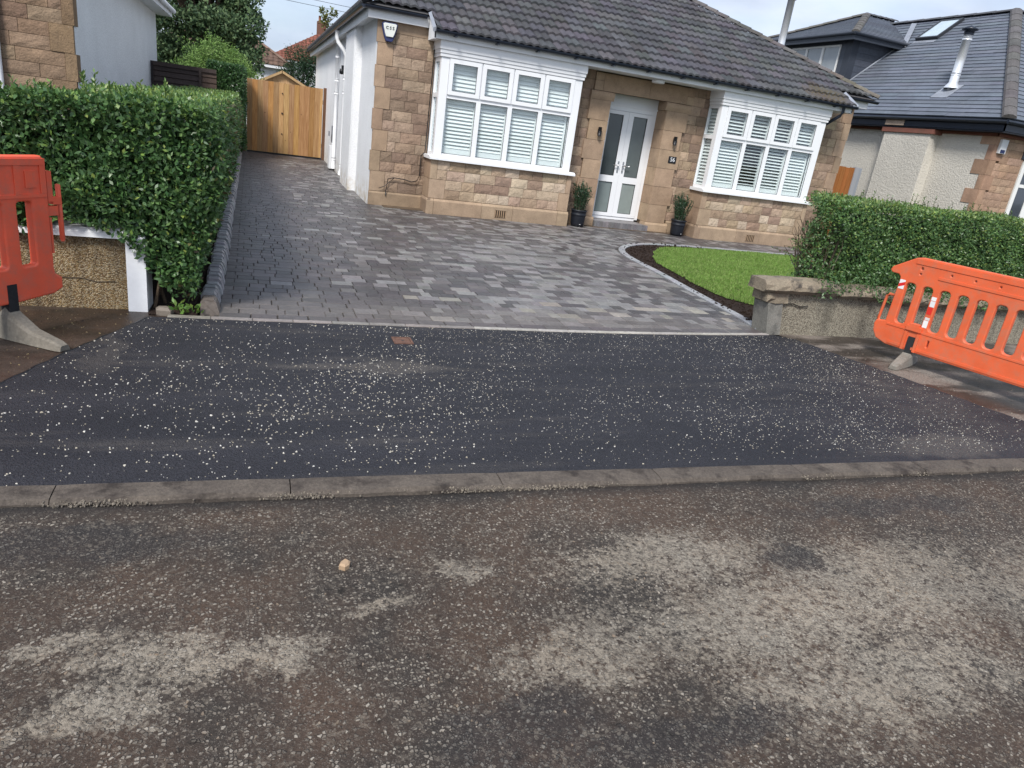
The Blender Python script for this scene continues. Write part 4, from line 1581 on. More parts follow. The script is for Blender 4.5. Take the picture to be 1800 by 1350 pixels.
# --- the bays
def bay(x0, x1, name, angs, tops, label):
    """x0..x1: outer limits of the white window"""
    bx0, bx1 = x0 - .03, x1 + .08
    m = MB()
    m.box(bx0 + .03, bx1 - .03, BY + .03, WY + .025, -.05, .955)
    base = m.build('bay_base', 'mortar', house)
    Of = (0, BY, 0)
    zb, zt = 0.285, 0.965
    h = (zt - zb) / 4
    q = [(0.12, 0.27), (0.27, 0.12)]
    for k in range(2):
        z0, z1 = zb + 2 * k * h, zb + (2 * k + 2) * h
        a, b = (0.30, 0.22) if k == 0 else (0.13, 0.10)
        stone('quoin', Of, UX, UZ, NY, bx0, bx0 + a, z0, z1, jit(ASHLAR[1], .06), base, 0.0, 0.05, 0.006, 'ashlar', .01)
        stone('quoin', Of, UX, UZ, NY, bx1 - b, bx1, z0, z1, jit(ASHLAR[1], .06), base, 0.0, 0.05, 0.006, 'ashlar', .01)
    courses(Of, UX, UZ, NY, 0, 0, zb, zt, 4, base, STONES_L, 0.20, 0.36, lambda k: (bx0 + (0.30 if k < 2 else 0.13), bx1 - (0.22 if k < 2 else 0.10)), 0.012)
    for k in range(2):
        z0, z1 = zb + 2 * k * h, zb + (2 * k + 2) * h
        stone('quoin', (bx0, 0, 0), (0, 1, 0), UZ, NXm, BY + .0, WY - .005, z0, z1, jit(ASHLAR[2], .06), base, 0.0, 0.03, 0.006, 'ashlar', .0)
    # plinth blocks
    x = bx0 - .03
    for wv in (0.14, 0.93, 0.62, 0.93, 9):
        xe = min(x + wv, bx1 + .03)
        if xe - x < .03:
            break
        mm = MB()
        mm.prism([(BY - .04, -.02), (BY - .04, zb - .045), (BY - .008, zb - .005), (BY + .03, zb - .005), (BY + .03, -.02)], 'x', x + .003, xe - .003, jit((0.355, 0.262, 0.182), .06))
        mm.build('plinth_stone', 'ashlar', base)
        x = xe
    mm = MB()
    mm.prism([(bx0 - .03, -.02), (bx0 - .03, zb - .045), (bx0 + .0, zb - .005), (bx0 + .04, zb - .005), (bx0 + .04, -.02)], 'y', BY - .036, WY - .032, jit((0.28, 0.205, 0.145), .06))
    mm.build('plinth_stone', 'ashlar', base)
    # air vent
    cx = bx0 + 1.42
    mm = MB()
    mm.box(cx - .115, cx + .115, BY - .043, BY - .0405, .045, .185, (0.05, 0.035, 0.025))
    for i in range(6):
        xx = cx - .105 + i * .042
        mm.box(xx - .008, xx + .008, BY - .047, BY - .0435, .05, .18, (0.36, 0.25, 0.16))
    mm.build('air_vent', 'ashlar', base)
    # the white window
    zs0, zs1, zh = 1.03, 2.67, 2.93
    f = MB()
    f.box(x0, x0 + .145, BY, BY + .09, zs0, zs1)
    f.box(x1 - .145, x1, BY, BY + .09, zs0, zs1)
    gx0, gx1 = x0 + .145, x1 - .145
    f.box(gx0 + .001, gx1 - .001, BY + .012, BY + .088, zs0, zs0 + .055)
    f.box(gx0 + .001, gx1 - .001, BY + .012, BY + .088, 2.015, 2.085)
    f.box(gx0 + .001, gx1 - .001, BY + .012, BY + .088, 2.63, zs1)
    pitch = (gx1 - gx0) / 4
    for i in range(1, 4):
        xm = gx0 + i * pitch
        f.box(xm - .042, xm + .042, BY + .010, BY + .086, zs0 + .056, 2.014)
        f.box(xm - .022, xm + .022, BY + .014, BY + .086, 2.086, 2.629)
    # returns at both ends
    for xs0, xs1 in ((x0, x0 + .07), (x1 - .07, x1)):
        f.box(xs0 + .002, xs1 - .002, BY + .091, BY + .13, zs0, zs1)
        f.box(xs0 + .002, xs1 - .002, WY - .05, WY + .02, zs0, zs1)
        f.box(xs0 + .004, xs1 - .004, BY + .131, WY - .051, zs0, zs0 + .06)
        f.box(xs0 + .004, xs1 - .004, BY + .131, WY - .051, 2.015, 2.09)
        f.box(xs0 + .004, xs1 - .004, BY + .131, WY - .051, 2.60, zs1)
    win = f.build('bay_window', 'white_pvc', house, label=label)
    # moulded head
    mm = MB()
    for a, b, out in ((2.672, 2.725, .022), (2.727, 2.785, .034), (2.787, 2.924, .048)):
        mm.box(x0 - out, x1 + out, BY - out, WY + .02, a, b)
    mm.build('window_head', 'white_paint', win)
    mm = MB()
    mm.box(x0 - .07, x1 + .11, BY - .075, WY - .012, .968, 1.0)
    mm.prism([(BY - .075, 1.001), (BY - .012, 1.028), (WY - .012, 1.028), (WY - .012, 1.001)], 'x', x0 - .07, x1 + .11)
    mm.build('sill', 'white_pvc', win)
    for i in range(4):
        a, b = gx0 + i * pitch, gx0 + (i + 1) * pitch
        # lower fixed light
        ga, gb = a + (.0 if i == 0 else .042), b - (.0 if i == 3 else .042)
        mm = MB()
        mm.box(ga, gb, BY + .045, BY + .051, zs0 + .055, 2.015)
        mm.build('pane', 'glass', win)
        # dark gasket round it
        mm = MB()
        for r_ in ((ga, gb, zs0 + .055, zs0 + .063), (ga, gb, 2.007, 2.015), (ga, ga + .007, zs0 + .064, 2.006), (gb - .007, gb, zs0 + .064, 2.006)):
            mm.box(r_[0], r_[1], BY + .036, BY + .044, r_[2], r_[3])
        mm.build('gasket', 'black', win)
        # opening top sash
        sa, sb = a + (.006 if i == 0 else .010), b - (.006 if i == 3 else .010)
        mm = MB()
        fr = .075
        mm.box(sa, sb, BY - .012, BY + .04, 2.078, 2.078 + fr - .01).box(sa, sb, BY - .012, BY + .04, 2.665 - fr, 2.662)
        mm.box(sa, sa + fr, BY - .0118, BY + .0398, 2.078 + fr - .0098, 2.665 - fr - .0002).box(sb - fr, sb, BY - .0118, BY + .0398, 2.078 + fr - .0098, 2.665 - fr - .0002)
        mm.build('sash', 'white_pvc', win)
        mm = MB()
        mm.box(sa + fr, sb - fr, BY + .010, BY + .016, 2.078 + fr - .01, 2.665 - fr)
        mm.build('pane', 'glass', win)
        mm = MB()
        z_a, z_b = 2.143, 2.59
        for r_ in ((sa + fr, sb - fr, z_a, z_a + .007), (sa + fr, sb - fr, z_b - .007, z_b), (sa + fr, sa + fr + .007, z_a + .008, z_b - .008), (sb - fr - .007, sb - fr, z_a + .008, z_b - .008)):
            mm.box(r_[0], r_[1], BY + .002, BY + .009, r_[2], r_[3])
        mm.build('gasket', 'black', win)
        # shutters behind the glass
        sy = BY + .125
        mm = MB()
        st = .042
        mm.box(a + .012, a + .012 + st, sy - .014, sy + .014, zs0 + .06, 2.62).box(b - .012 - st, b - .012, sy - .014, sy + .014, zs0 + .06, 2.62)
        la, lb = a + .012 + st, b - .012 - st
        mm.box(la, lb, sy - .0135, sy + .0135, zs0 + .06, zs0 + .155).box(la, lb, sy - .0135, sy + .0135, 2.0, 2.11).box(la, lb, sy - .0135, sy + .0135, 2.57, 2.62)
        mm.build('shutter_frame', 'shutter', win)
        for z0, z1, ang in ((zs0 + .155, 2.0, angs[i]), (2.11, 2.57, tops[i])):
            nl = int(round((z1 - z0) / 0.064))
            p = (z1 - z0) / nl
            ca, sa_ = math.cos(rad(ang)), math.sin(rad(ang))
            for k in range(nl):
                zc = z0 + (k + .5) * p
                mm = MB()
                mm.obox(((la + lb) / 2, sy, zc), ((lb - la) / 2 - .002, 0, 0), (0, -.036 * ca, -.036 * sa_), (0, -.0042 * sa_, .0042 * ca))
                mm.build('louvre', 'shutter', win)
    # side lights with their own shutters
    for xs in (x0 + .03, x1 - .04):
        for z0, z1 in ((zs0 + .06, 2.015), (2.09, 2.60)):
            mm = MB()
            mm.box(xs, xs + .006, BY + .13, WY - .05, z0, z1)
            mm.build('pane', 'glass', win)
            nl = int(round((z1 - z0) / 0.064))
            xi = xs + (.06 if xs < (x0 + x1) / 2 else -.06)
            for k in range(nl):
                zc = z0 + (k + .5) * (z1 - z0) / nl
                mm = MB()
                sg = -1 if xs < (x0 + x1) / 2 else 1
                mm.obox((xi, (BY + WY) / 2 + .1, zc), (0, .17, 0), (sg * .022, 0, -.028), (.003, 0, sg * .003))
                mm.build('louvre', 'shutter', win)


bay(2.98, 5.665, 'left', (56, 54, 56, 58), (66, 66, 66, 66), 'white bay window with nearly closed shutters')
bay(8.77, 11.415, 'right', (45, 12, 30, 46), (34, 32, 30, 40), 'white bay window with louvred shutters partly open')

# --- front door
fd = MB()
fd.box(OX0 - .0, OX0 + .075, DY - .03, DY + .06, .17, 2.40)
fd.box(OX1 - .075, OX1 - .0, DY - .03, DY + .06, .17, 2.40)
fd.box(OX0 + .075, OX1 - .075, DY - .03, DY + .06, 2.30, 2.40)
fd.box(OX0 + .075, OX1 - .075, DY - .03, DY + .06, .14, .20)
fd.box(OX0 - .0, OX1 - .0, DY - .028, DY + .058, 2.402, 2.60)
fd.box(OX0 + .0, OX1 - .0, DY - .05, DY - .031, 2.385, 2.42)
door = fd.build('front_door', 'white_pvc', house, label='white glazed double front door')
mid = (OX0 + OX1) / 2
for a, b, hs in ((OX0 + .078, mid - .002, 1), (mid + .002, OX1 - .078, -1)):
    lf = MB()
    sw = .115
    y0, y1 = DY - .045, DY + .01
    lf.box(a, a + sw, y0, y1, .205, 2.295).box(b - sw, b, y0, y1, .205, 2.295)
    lf.box(a + sw, b - sw, y0 + .001, y1 - .001, .205, .275).box(a + sw, b - sw, y0 + .001, y1 - .001, .90, 1.03).box(a + sw, b - sw, y0 + .001, y1 - .001, 2.225, 2.295)
    leaf = lf.build('door_leaf', 'white_pvc', door)
    for z0, z1, c in ((1.03, 2.225, (0.055, 0.068, 0.072) if hs > 0 else (0.11, 0.13, 0.132)), (.275, .90, (0.20, 0.235, 0.235) if hs > 0 else (0.25, 0.285, 0.275))):
        mm = MB()
        mm.box(a + sw, b - sw, DY - .022, DY - .014, z0, z1, c)
        mm.build('pane', 'frost', door)
        mm = MB()
        for r_ in ((a + sw, b - sw, z0, z0 + .008), (a + sw, b - sw, z1 - .008, z1), (a + sw, a + sw + .008, z0 + .009, z1 - .009), (b - sw - .008, b - sw, z0 + .009, z1 - .009)):
            mm.box(r_[0], r_[1], DY - .032, DY - .023, r_[2], r_[3])
        mm.build('gasket', 'black', door)
    hx = b - .055 if hs > 0 else a + .055
    mm = MB()
    mm.box(hx - .018, hx + .018, y0 - .008, y0 - .001, 1.10, 1.33)
    mm.tube([(hx, y0 - .004, 1.25), (hx, y0 - .05, 1.25)], .010, 8)
    mm.tube([(hx, y0 - .05, 1.25), (hx - hs * .13, y0 - .05, 1.245)], [.011, .008], 8)
    mm.tube([(hx, y0 - .002, 1.15), (hx, y0 - .016, 1.15)], .014, 8)
    mm.build('handle', 'metal', door)
# step of small blocks on edge
m = MB()
m.box(OX0 + .02, OX1 - .02, 13.31, DY - .032, -.02, .118, (0.16, 0.155, 0.16))
step = m.build('step', 'block', house)
x = OX0 - .0
while x < OX1 - .01:
    mm = MB()
    x2 = min(x + .066, OX1)
    mm.box(x + .002, x2 - .002, 13.24, 13.305, -.02, .135, jit((0.17, 0.16, 0.165), .15))
    mm.build('step_block', 'block', step)
    x = x2
m = MB()
m.box(OX0 + .021, OX1 - .021, 13.307, DY - .04, .119, .134, (0.19, 0.18, 0.185))
m.build('step_top', 'block', step)

# black cable running down beside the left bay
m = MB()
m.tube([(2.935, 13.42, 2.85), (2.93, 13.44, 1.6), (2.925, 13.45, 1.05), (2.86, 13.455, 0.98), (2.86, 13.455, 0.62), (2.82, 13.45, 0.52), (2.72, 13.45, 0.49), (2.58, 13.45, 0.52), (2.38, 13.45, 0.53), (2.28, 13.45, 0.50), (2.255, 13.45, 0.28), (2.25, 13.45, 0.20)], 0.009, 6)
m.tube([(2.40, 13.452, 0.53), (2.30, 13.45, 0.44), (2.22, 13.45, 0.36), (2.12, 13.45, 0.32)], 0.006, 6)
m.build('cable', 'black', house)

# =================================================================== FITTINGS ON THE BUNGALOW
def black_lamp():
    t = empty('wall_light', (0, 0, 0), 'x', 'light', 'wall lights beside the front door')
    m = MB()
    m.box(-.022, .022, -.018, 0, -.05, .05)
    m.build('back_plate', 'black', t)
    m = MB()
    m.tube([(0, -.055, -.085), (0, -.055, .085)], .036, 14)
    m.tube([(0, -.055, -.012), (0, -.055, .012)], .041, 14)
    m.tube([(0, -.02, 0), (0, -.06, 0)], .014, 8)
    m.build('body', 'black', t)
    return t


la = black_lamp()
lb_ = copy_tree(la)
la.location = (6.33, PY - .006, 1.84)
lb_.location = (8.05, PY - .006, 1.87)
la['label'] = 'black up and down wall light on the pilaster nearer the white alarm box'
lb_['label'] = 'black up and down wall light above the house number plaque'

pl = empty('number_plaque', (8.10, PY - .01, 1.50), 'black square house number plaque reading 56', 'plaque')
v, f = curve_mesh([rounded(-.09, .09, -.066, .066, .008)], .004, .001)
mkobj('plate', place(v, (8.10, PY - .012, 1.50), UX, UZ, NY), f, None, 'black', pl)
v, f = curve_mesh(None, .002, 0, '56', .115)
mkobj('digits', place(v, (8.10, PY - .0195, 1.502), UX, UZ, NY), f, None, 'white_paint', pl)

sl = empty('soffit_light', (7.30, 13.16, 2.92), 'white flush light under the eaves over the front door', 'light')
m = MB()
m.lathe([(0, 0), (.115, 0), (.125, -.01), (.125, -.05), (.115, -.062), (0, -.066)], (7.30, 13.13, 2.922), 20)
m.build('body', 'white_pvc', sl)

al = empty('alarm_box', (2.12, WY - .02, 2.98), 'white and blue burglar alarm box lettered CSS on the sandstone corner', 'alarm box')
out = [(-.125, .115), (-.10, .135), (.10, .135), (.125, .115), (.118, .06), (.085, -.06), (.052, -.135), (.04, -.145), (-.04, -.145), (-.052, -.135), (-.085, -.06), (-.118, .06)]
v, f = curve_mesh([out[::-1]], .022, .012, bres=2)
AC = (2.13, WY - .052, 2.94)
mkobj('back_box', place(v, AC, UX, UZ, NY), f, [(0.03, 0.04, 0.12)] * len(f), 'plain', al)
out2 = [(-.108, .112), (-.09, .122), (.09, .122), (.108, .112), (.10, .055), (.073, -.035), (.055, -.075), (-.055, -.075), (-.073, -.035), (-.10, .055)]
v, f = curve_mesh([out2[::-1]], .006, .006, bres=2)
mkobj('cover', place(v, (AC[0], AC[1] - .042, AC[2]), UX, UZ, NY), f, [(0.72, 0.74, 0.70)] * len(f), 'plain', al)
v, f = curve_mesh(None, .0015, 0.0012, 'C S S', .066)
mkobj('lettering', place(v, (AC[0], AC[1] - .057, AC[2] + .055), UX, UZ, NY), f, [(0.01, 0.012, 0.02)] * len(f), 'plain', al)

sc_ = empty('security_light', (1.94, 18.35, 2.45), 'small black spotlight on the white side wall between the pipes', 'light')
m = MB()
m.lathe([(0, .05), (.05, .05), (.06, 0), (.05, -.06), (0, -.07)], (1.86, 18.35, 2.40), 10)
m.box(1.85, HX0, 18.33, 18.37, 2.45, 2.53)
m.build('body', 'black', sc_)

# potted shrubs
def potted():
    t = empty('potted_shrub', (0, 0, 0), 'x', 'plant', 'potted shrubs beside the front door')
    m = MB()
    m.lathe([(0, 0), (.115, 0), (.135, .05), (.145, .20), (.147, .215), (.152, .22), (.152, .25), (.147, .255), (.155, .30), (.162, .305), (.162, .33), (.15, .33), (.145, .29), (0, .285)], n=24, col=(0.012, 0.014, 0.020))
    m.build('pot', 'plain', t)
    m = MB()
    m.box(-.012, .012, -.137, -.12, .05, .062, (0.6, 0.6, 0.6))
    m.build('rivet', 'plain', t)
    rg = np.random.default_rng(77)
    mm = MB()
    P, N = [], []
    for s_ in range(64):
        a = rg.uniform(0, 6.28)
        r0 = 0.14 * math.sqrt(rg.uniform(0, 1))
        lean = 0.55 + rg.uniform(-.2, .3)
        hh = rg.uniform(.36, .56) * (1.0 if s_ % 5 else 1.12)
        b = Vector((r0 * math.cos(a) * .6, r0 * math.sin(a) * .6, .28))
        tp = Vector((r0 * math.cos(a) * (1 + lean), r0 * math.sin(a) * (1 + lean), .28 + hh))
        mm.tube([b, (b + tp) / 2 + Vector((rg.normal() * .01, rg.normal() * .01, 0)), tp], [.004, .003, .002], 4, (0.05, 0.045, 0.03))
        for k in range(46):
            u = rg.uniform(.08, 1)
            p = b.lerp(tp, u)
            an = rg.uniform(0, 6.28)
            P.append(p)
            N.append((math.cos(an), math.sin(an), .5))
    mm.build('stems', 'plain', t)
    P, N = np.array([tuple(p) for p in P]), np.array(N)
    V = leaf_quads(P, N, .046, .013, rg, .6, .35, .9)
    npobj('foliage', V, 4, mixcols([(0.022, 0.06, 0.03), (0.035, 0.085, 0.04), (0.05, 0.11, 0.05)], len(P), rg), 'leaf', t, kind='stuff')
    return t


pa = potted()
pb = copy_tree(pa)
pa.location = (6.05, 13.09, 0.010)
pb.location = (8.38, 13.10, 0.010)
pb.rotation_euler.z = 0.25
pa['label'] = 'dark green upright shrub in a black pot beside the bay with closed shutters'
pb['label'] = 'dark green upright shrub in a black pot below the house number plaque'


# =================================================================== GARDEN WALLS
gw = empty('garden_wall', (-1.5, 5.85, 0), 'low golden roughcast garden wall with white painted coping and end pillar', 'wall')
m = MB()
m.box(-6.0, -0.895, 5.785, 5.98, -.05, .535)
m.build('panel', 'roughcast_l', gw)
m = MB()
vv = []
for x in np.linspace(-6, -.86, 24):
    j = RNG.uniform(-.004, .004)
    top = 0.60 + 0.006 * math.sin(x * 5)
    vv.append([(x, 5.735 + j, .536), (x, 5.735 + j, top - .03), (x, 5.76, top), (x, 6.0, top + .012), (x, 6.02, .536)])
n = len(vv)
allv = [p for r in vv for p in r]
ff = [(i * 5 + k, (i + 1) * 5 + k, (i + 1) * 5 + (k + 1) % 5, i * 5 + (k + 1) % 5) for i in range(n - 1) for k in range(5)] + [tuple(range(5)), tuple((n - 1) * 5 + k for k in range(4, -1, -1))]
m.add(allv, ff)
m.build('coping', 'white_paint', gw)
m = MB()
m.cblock([(-0.895, 5.74), (-0.765, 5.735), (-0.76, 6.0), (-0.895, 6.0)], -.02, .57, .012)
m.build('pillar', 'white_paint', gw)

gr = empty('garden_wall', (6.5, 5.9, 0), 'low grey roughcast garden wall with weathered stone coping and concrete end pillar', 'wall')
m = MB()
m.add([(5.2, 5.82, -.05), (12, 5.80, -.05), (12, 6.05, -.05), (5.2, 6.05, -.05), (5.12, 5.83, .44), (12, 5.82, .40), (12, 6.05, .40), (5.12, 6.05, .44)],
      [(4, 5, 6, 7), (0, 1, 5, 4), (1, 2, 6, 5), (2, 3, 7, 6), (3, 0, 4, 7)])
m.build('panel', 'roughcast_r', gr)
m = MB()
m.add([(5.03, 5.78, -.02), (5.215, 5.79, -.02), (5.20, 6.03, -.02), (5.03, 6.03, -.02), (4.97, 5.80, .33), (5.16, 5.805, .33), (5.16, 6.03, .33), (4.97, 6.03, .33)],
      [(4, 5, 6, 7), (0, 1, 5, 4), (1, 2, 6, 5), (2, 3, 7, 6), (3, 0, 4, 7)])
m.build('pillar', 'concrete', gr)
m = MB()
rows = []
for x, z in [(4.93, .345), (4.96, .335), (5.05, .332), (5.16, .335), (5.20, .34)]:
    rows.append([(x, 5.80 + RNG.uniform(-.02, .01), z), (x, 5.79 + RNG.uniform(-.02, .01), z + .05), (x, 5.80 + RNG.uniform(-.015, .015), z + .105), (x, 6.03, z + .105), (x, 6.03, z)])
m.add([p for r in rows for p in r], [(i * 5 + k, (i + 1) * 5 + k, (i + 1) * 5 + (k + 1) % 5, i * 5 + (k + 1) % 5) for i in range(4) for k in range(5)] + [tuple(range(5)), tuple(20 + k for k in range(4, -1, -1))])
m.build('broken_stone', 'coping', gr, label='crumbling stone at the top of the pillar')


def coping_stone(x0, x1, z0, h, seed):
    rg = random.Random(seed)
    m = MB()
    rows = []
    n = max(4, int((x1 - x0) / .09))
    for i in range(n + 1):
        x = x0 + (x1 - x0) * i / n
        e = 0.03 if i in (0, n) else 0
        j = lambda a: rg.uniform(-a, a)
        rows.append([(x, 5.775 + e + j(.006), z0 + j(.004)), (x, 5.74 + e + j(.012), z0 + .035 + j(.01)), (x, 5.745 + e + j(.012), z0 + h * .62 + j(.01)), (x, 5.785 + e + j(.01), z0 + h - e * .6 + j(.006)),
                     (x, 5.93, z0 + h + .012 - e * .6 + j(.008)), (x, 6.07 - e, z0 + h - .01 + j(.006)), (x, 6.09 - e, z0 + j(.004))])
    q = 7
    m.add([p for r in rows for p in r], [(i * q + k, (i + 1) * q + k, (i + 1) * q + (k + 1) % q, i * q + (k + 1) % q) for i in range(n) for k in range(q)] + [tuple(range(q)), tuple(n * q + k for k in range(q - 1, -1, -1))])
    return m.build('coping_stone', 'coping', gr)


coping_stone(4.87, 5.85, .445, .135, 1)
coping_stone(5.865, 6.75, .43, .125, 2)
coping_stone(6.765, 7.6, .405, .12, 3)
coping_stone(7.615, 8.6, .405, .12, 4)
coping_stone(8.615, 9.8, .405, .12, 5)
# cracks as thin dark mortar gaps
m = MB()
m.tube([(5.13, 5.815, .36), (5.22, 5.812, .33), (5.30, 5.811, .335), (5.38, 5.811, .31), (5.50, 5.811, .315)], .006, 5, (0.03, 0.027, 0.023))
m.build('crack', 'plain', gr)
m = MB()
m.tube([(-1.42, 5.783, .245), (-1.3, 5.782, .22), (-1.2, 5.782, .225), (-1.1, 5.782, .20), (-.98, 5.782, .21)], .0035, 5, (0.05, 0.035, 0.02))
m.build('crack', 'plain', gw)

# a little soil, a broken stone and weeds between the pillar and the setts
sheet('planting_bed', [(-3.2, 6.0), (-0.755, 6.0), (-0.755, 5.66), (-0.42, 5.64), (-0.405, 13), (-0.55, 23.4), (-3.2, 23.4)], 0.002, 'soil', 'shaded bare soil under the tall hedge')
rg = np.random.default_rng(41)
wd = empty('weed_clump', (-0.52, 5.68, 0), 'small bright green weed growing beside the white pillar', 'weed')
P, N = [], []
for k in range(34):
    a = rg.uniform(0, 6.28)
    r = rg.uniform(0, .05)
    P.append((-0.53 + (0.09 if k % 2 else -.03) + r * math.cos(a), 5.70 + r * math.sin(a), rg.uniform(.01, .08)))
    N.append((math.cos(a), math.sin(a), .8))
V = leaf_quads(np.array(P), np.array(N), .055, .028, rg, .1, .4, 1.0)
npobj('leaves', V, 4, mixcols([(0.07, 0.16, 0.03), (0.12, 0.24, 0.05), (0.20, 0.30, 0.06)], len(P), rg), 'leaf', wd, kind='stuff')
m = MB()
for k in range(5):
    a = k * 1.25
    m.tube([(-.52, 5.70, 0), (-.52 + .05 * math.cos(a), 5.70 + .05 * math.sin(a), .06)], .003, 4, (0.08, 0.12, 0.03))
m.build('stems', 'plain', wd)
m = MB()
m.cblock([(-.70, 5.66), (-.60, 5.64), (-.585, 5.70), (-.63, 5.75), (-.71, 5.73)], -.01, .055, .02, (0.17, 0.145, 0.12))
m.build('rubble_stone', 'chip', label='rough brown rubble stone at the foot of the white pillar', category='stone')


# =================================================================== HEDGES
def sample_face(n, o, u, v, rng_):
    a, b = rng_.uniform(0, 1, (n, 1)), rng_.uniform(0, 1, (n, 1))
    return np.array(o) + a * np.array(u) + b * np.array(v)


GREEN_D = [(0.036, 0.090, 0.030), (0.056, 0.125, 0.040), (0.078, 0.155, 0.052)]
GREEN_M = [(0.068, 0.145, 0.044), (0.100, 0.190, 0.056), (0.130, 0.220, 0.070)]
GREEN_Y = [(0.12, 0.215, 0.045), (0.16, 0.25, 0.055), (0.22, 0.28, 0.065)]
BROWN = [(0.10, 0.075, 0.035), (0.14, 0.10, 0.045), (0.06, 0.045, 0.025)]

hl = empty('privet_hedge', (-1.0, 6.2, 0), 'tall clipped privet hedge over the white wall and along the driveway', 'hedge')
rg = np.random.default_rng(101)
Vs, Cs = [], []


def put(P, N, L_, W_, cols, jit_=0.25, up=.25, spread=.9, out=.45):
    Vs.append(leaf_quads(P, N, L_, W_, rg, up, spread, out))
    Cs.append(mixcols(cols, len(P), rg, jit_))


# front face over the wall (faces the road), bulging; lower edge rises to the coping on the left
def front_face(n, depth, L_, W_, cols):
    X = rg.uniform(-2.35, -0.26, n)
    Z = rg.uniform(0.12, 1.52, n)
    lo = np.where(X < -0.95, 0.60 + 0.05 * np.sin(X * 9), np.where(X < -0.62, 0.60 - (X + 0.95) / 0.33 * 0.42, 0.16 + 0.05 * np.sin(X * 20)))
    hi = 1.50 - 0.10 * np.clip((-1.25 - X) / 0.5, 0, 3) + 0.02 * np.sin(X * 7) - 0.10 * np.clip((X + .5) / .24, 0, 1)
    right = -0.25 - 0.20 * np.clip((0.80 - Z) / 0.7, 0, 1) - 0.08 * np.clip((Z - 1.2) / .3, 0, 1)
    k = (Z > lo) & (Z < hi) & (X < right)
    X, Z = X[k], Z[k]
    P = np.stack([X, np.full(len(X), 5.70), Z], 1)
    off = lump(P, 7, .05, 2) + lump(P, 17, .03, 5)
    rnd = np.clip((X + 0.45) / 0.2, 0, 1) ** 2 * 0.12 + np.clip((Z - 1.38) / .14, 0, 1) ** 2 * .07
    over = np.where(X > -0.95, 0.03, 0.0) * np.clip((0.9 - Z) / .4, 0, 1)
    P[:, 1] += -off + rnd + over + rg.uniform(-.02, depth, len(X))
    N = np.tile([0.05, -1, .1], (len(X), 1)).astype(float)
    put(P, N, L_, W_, cols)


front_face(20000, .20, .050, .026, GREEN_D + GREEN_D + GREEN_M[:2])
front_face(8000, .03, .048, .026, GREEN_M + GREEN_D)
front_face(500, .0, .046, .024, GREEN_Y)
# side face along the driveway
for y0, y1, n, L_ in ((5.72, 8, 15000, .044), (8, 12, 14000, .05), (12, 24, 17000, .065)):
    P = sample_face(n, (-0.47, y0, .10), (0, y1 - y0, 0), (0, 0, 1.40), rg)
    lo = 0.16 + 0.05 * np.sin(P[:, 1] * 3.1)
    P = P[(P[:, 2] > lo)]
    P[:, 0] += 0.20 * np.clip((P[:, 2] - .15) / .8, 0, 1) - 0.06 * np.clip((P[:, 2] - 1.2) / .3, 0, 1) + lump(P, 5, .05, 3) + lump(P, 14, .025, 1) - rg.uniform(-.02, .14, len(P)) - 0.0085 * np.maximum(0, P[:, 1] - 7.5)
    cols = GREEN_D + GREEN_M if y0 < 7 else GREEN_D + GREEN_M + BROWN[:1]
    put(P, np.tile([1, -.1, .1], (len(P), 1)).astype(float), L_, L_ * .5, cols)
    b = P[rg.uniform(0, 1, len(P)) < 0.10]
    put(b + np.array([.02, 0, 0]), np.tile([1, -.1, .1], (len(b), 1)).astype(float), L_, L_ * .5, BROWN + GREEN_Y)
# top
P = sample_face(16000, (-2.4, 5.72, 1.47), (2.08, 0, 0), (0, 1.15, 0), rg)
P[:, 2] += lump(P, 5, .035, 4) + rg.uniform(-.06, .02, len(P)) - 0.10 * np.clip((-1.25 - P[:, 0]) / 0.5, 0, 3)
put(P, np.tile([0, -.1, 1.0], (len(P), 1)), .042, .021, GREEN_M + GREEN_Y[:2], out=.3, up=.4)
P = sample_face(22000, (-1.35, 6.8, 1.46), (1.02, 0, 0), (0, 16.8, 0), rg)
P[:, 2] += 0.006 * (P[:, 1] - 6.8) + lump(P, 3, .04, 4) + rg.uniform(-.06, .03, len(P))
P[:, 0] -= 0.0085 * np.maximum(0, P[:, 1] - 7.5)
put(P, np.tile([0, -.1, 1.0], (len(P), 1)), .055, .026, GREEN_M + GREEN_Y, out=.3, up=.4)
# young shoots standing above the clipped top
shoots = MB()
for k in range(46):
    x = rg.uniform(-2.2, -.5)
    y = rg.uniform(5.8, 6.7)
    h = rg.uniform(.05, .17)
    zb = 1.47 - 0.10 * min(3, max(0, (-1.25 - x) / .5))
    tp = Vector((x + rg.normal() * .02, y + rg.normal() * .02, zb + h))
    shoots.tube([(x, y, zb - .08), tp], [.003, .0018], 4, (0.10, 0.13, 0.04))
    nl = int(6 + h * 60)
    PP = np.array([tuple(Vector((x, y, zb)).lerp(tp, t)) for t in np.linspace(.1, 1, nl)])
    NN = np.stack([np.cos(np.arange(nl) * 2.4), np.sin(np.arange(nl) * 2.4), np.full(nl, .6)], 1)
    put(PP, NN, .040, .017, GREEN_M + GREEN_Y, up=.6, spread=.25, out=.8)
npobj('foliage', np.concatenate(Vs), 4, np.concatenate(Cs), 'leaf', hl, kind='stuff')
shoots.build('shoots', 'plain', hl, kind='stuff')
core = MB()
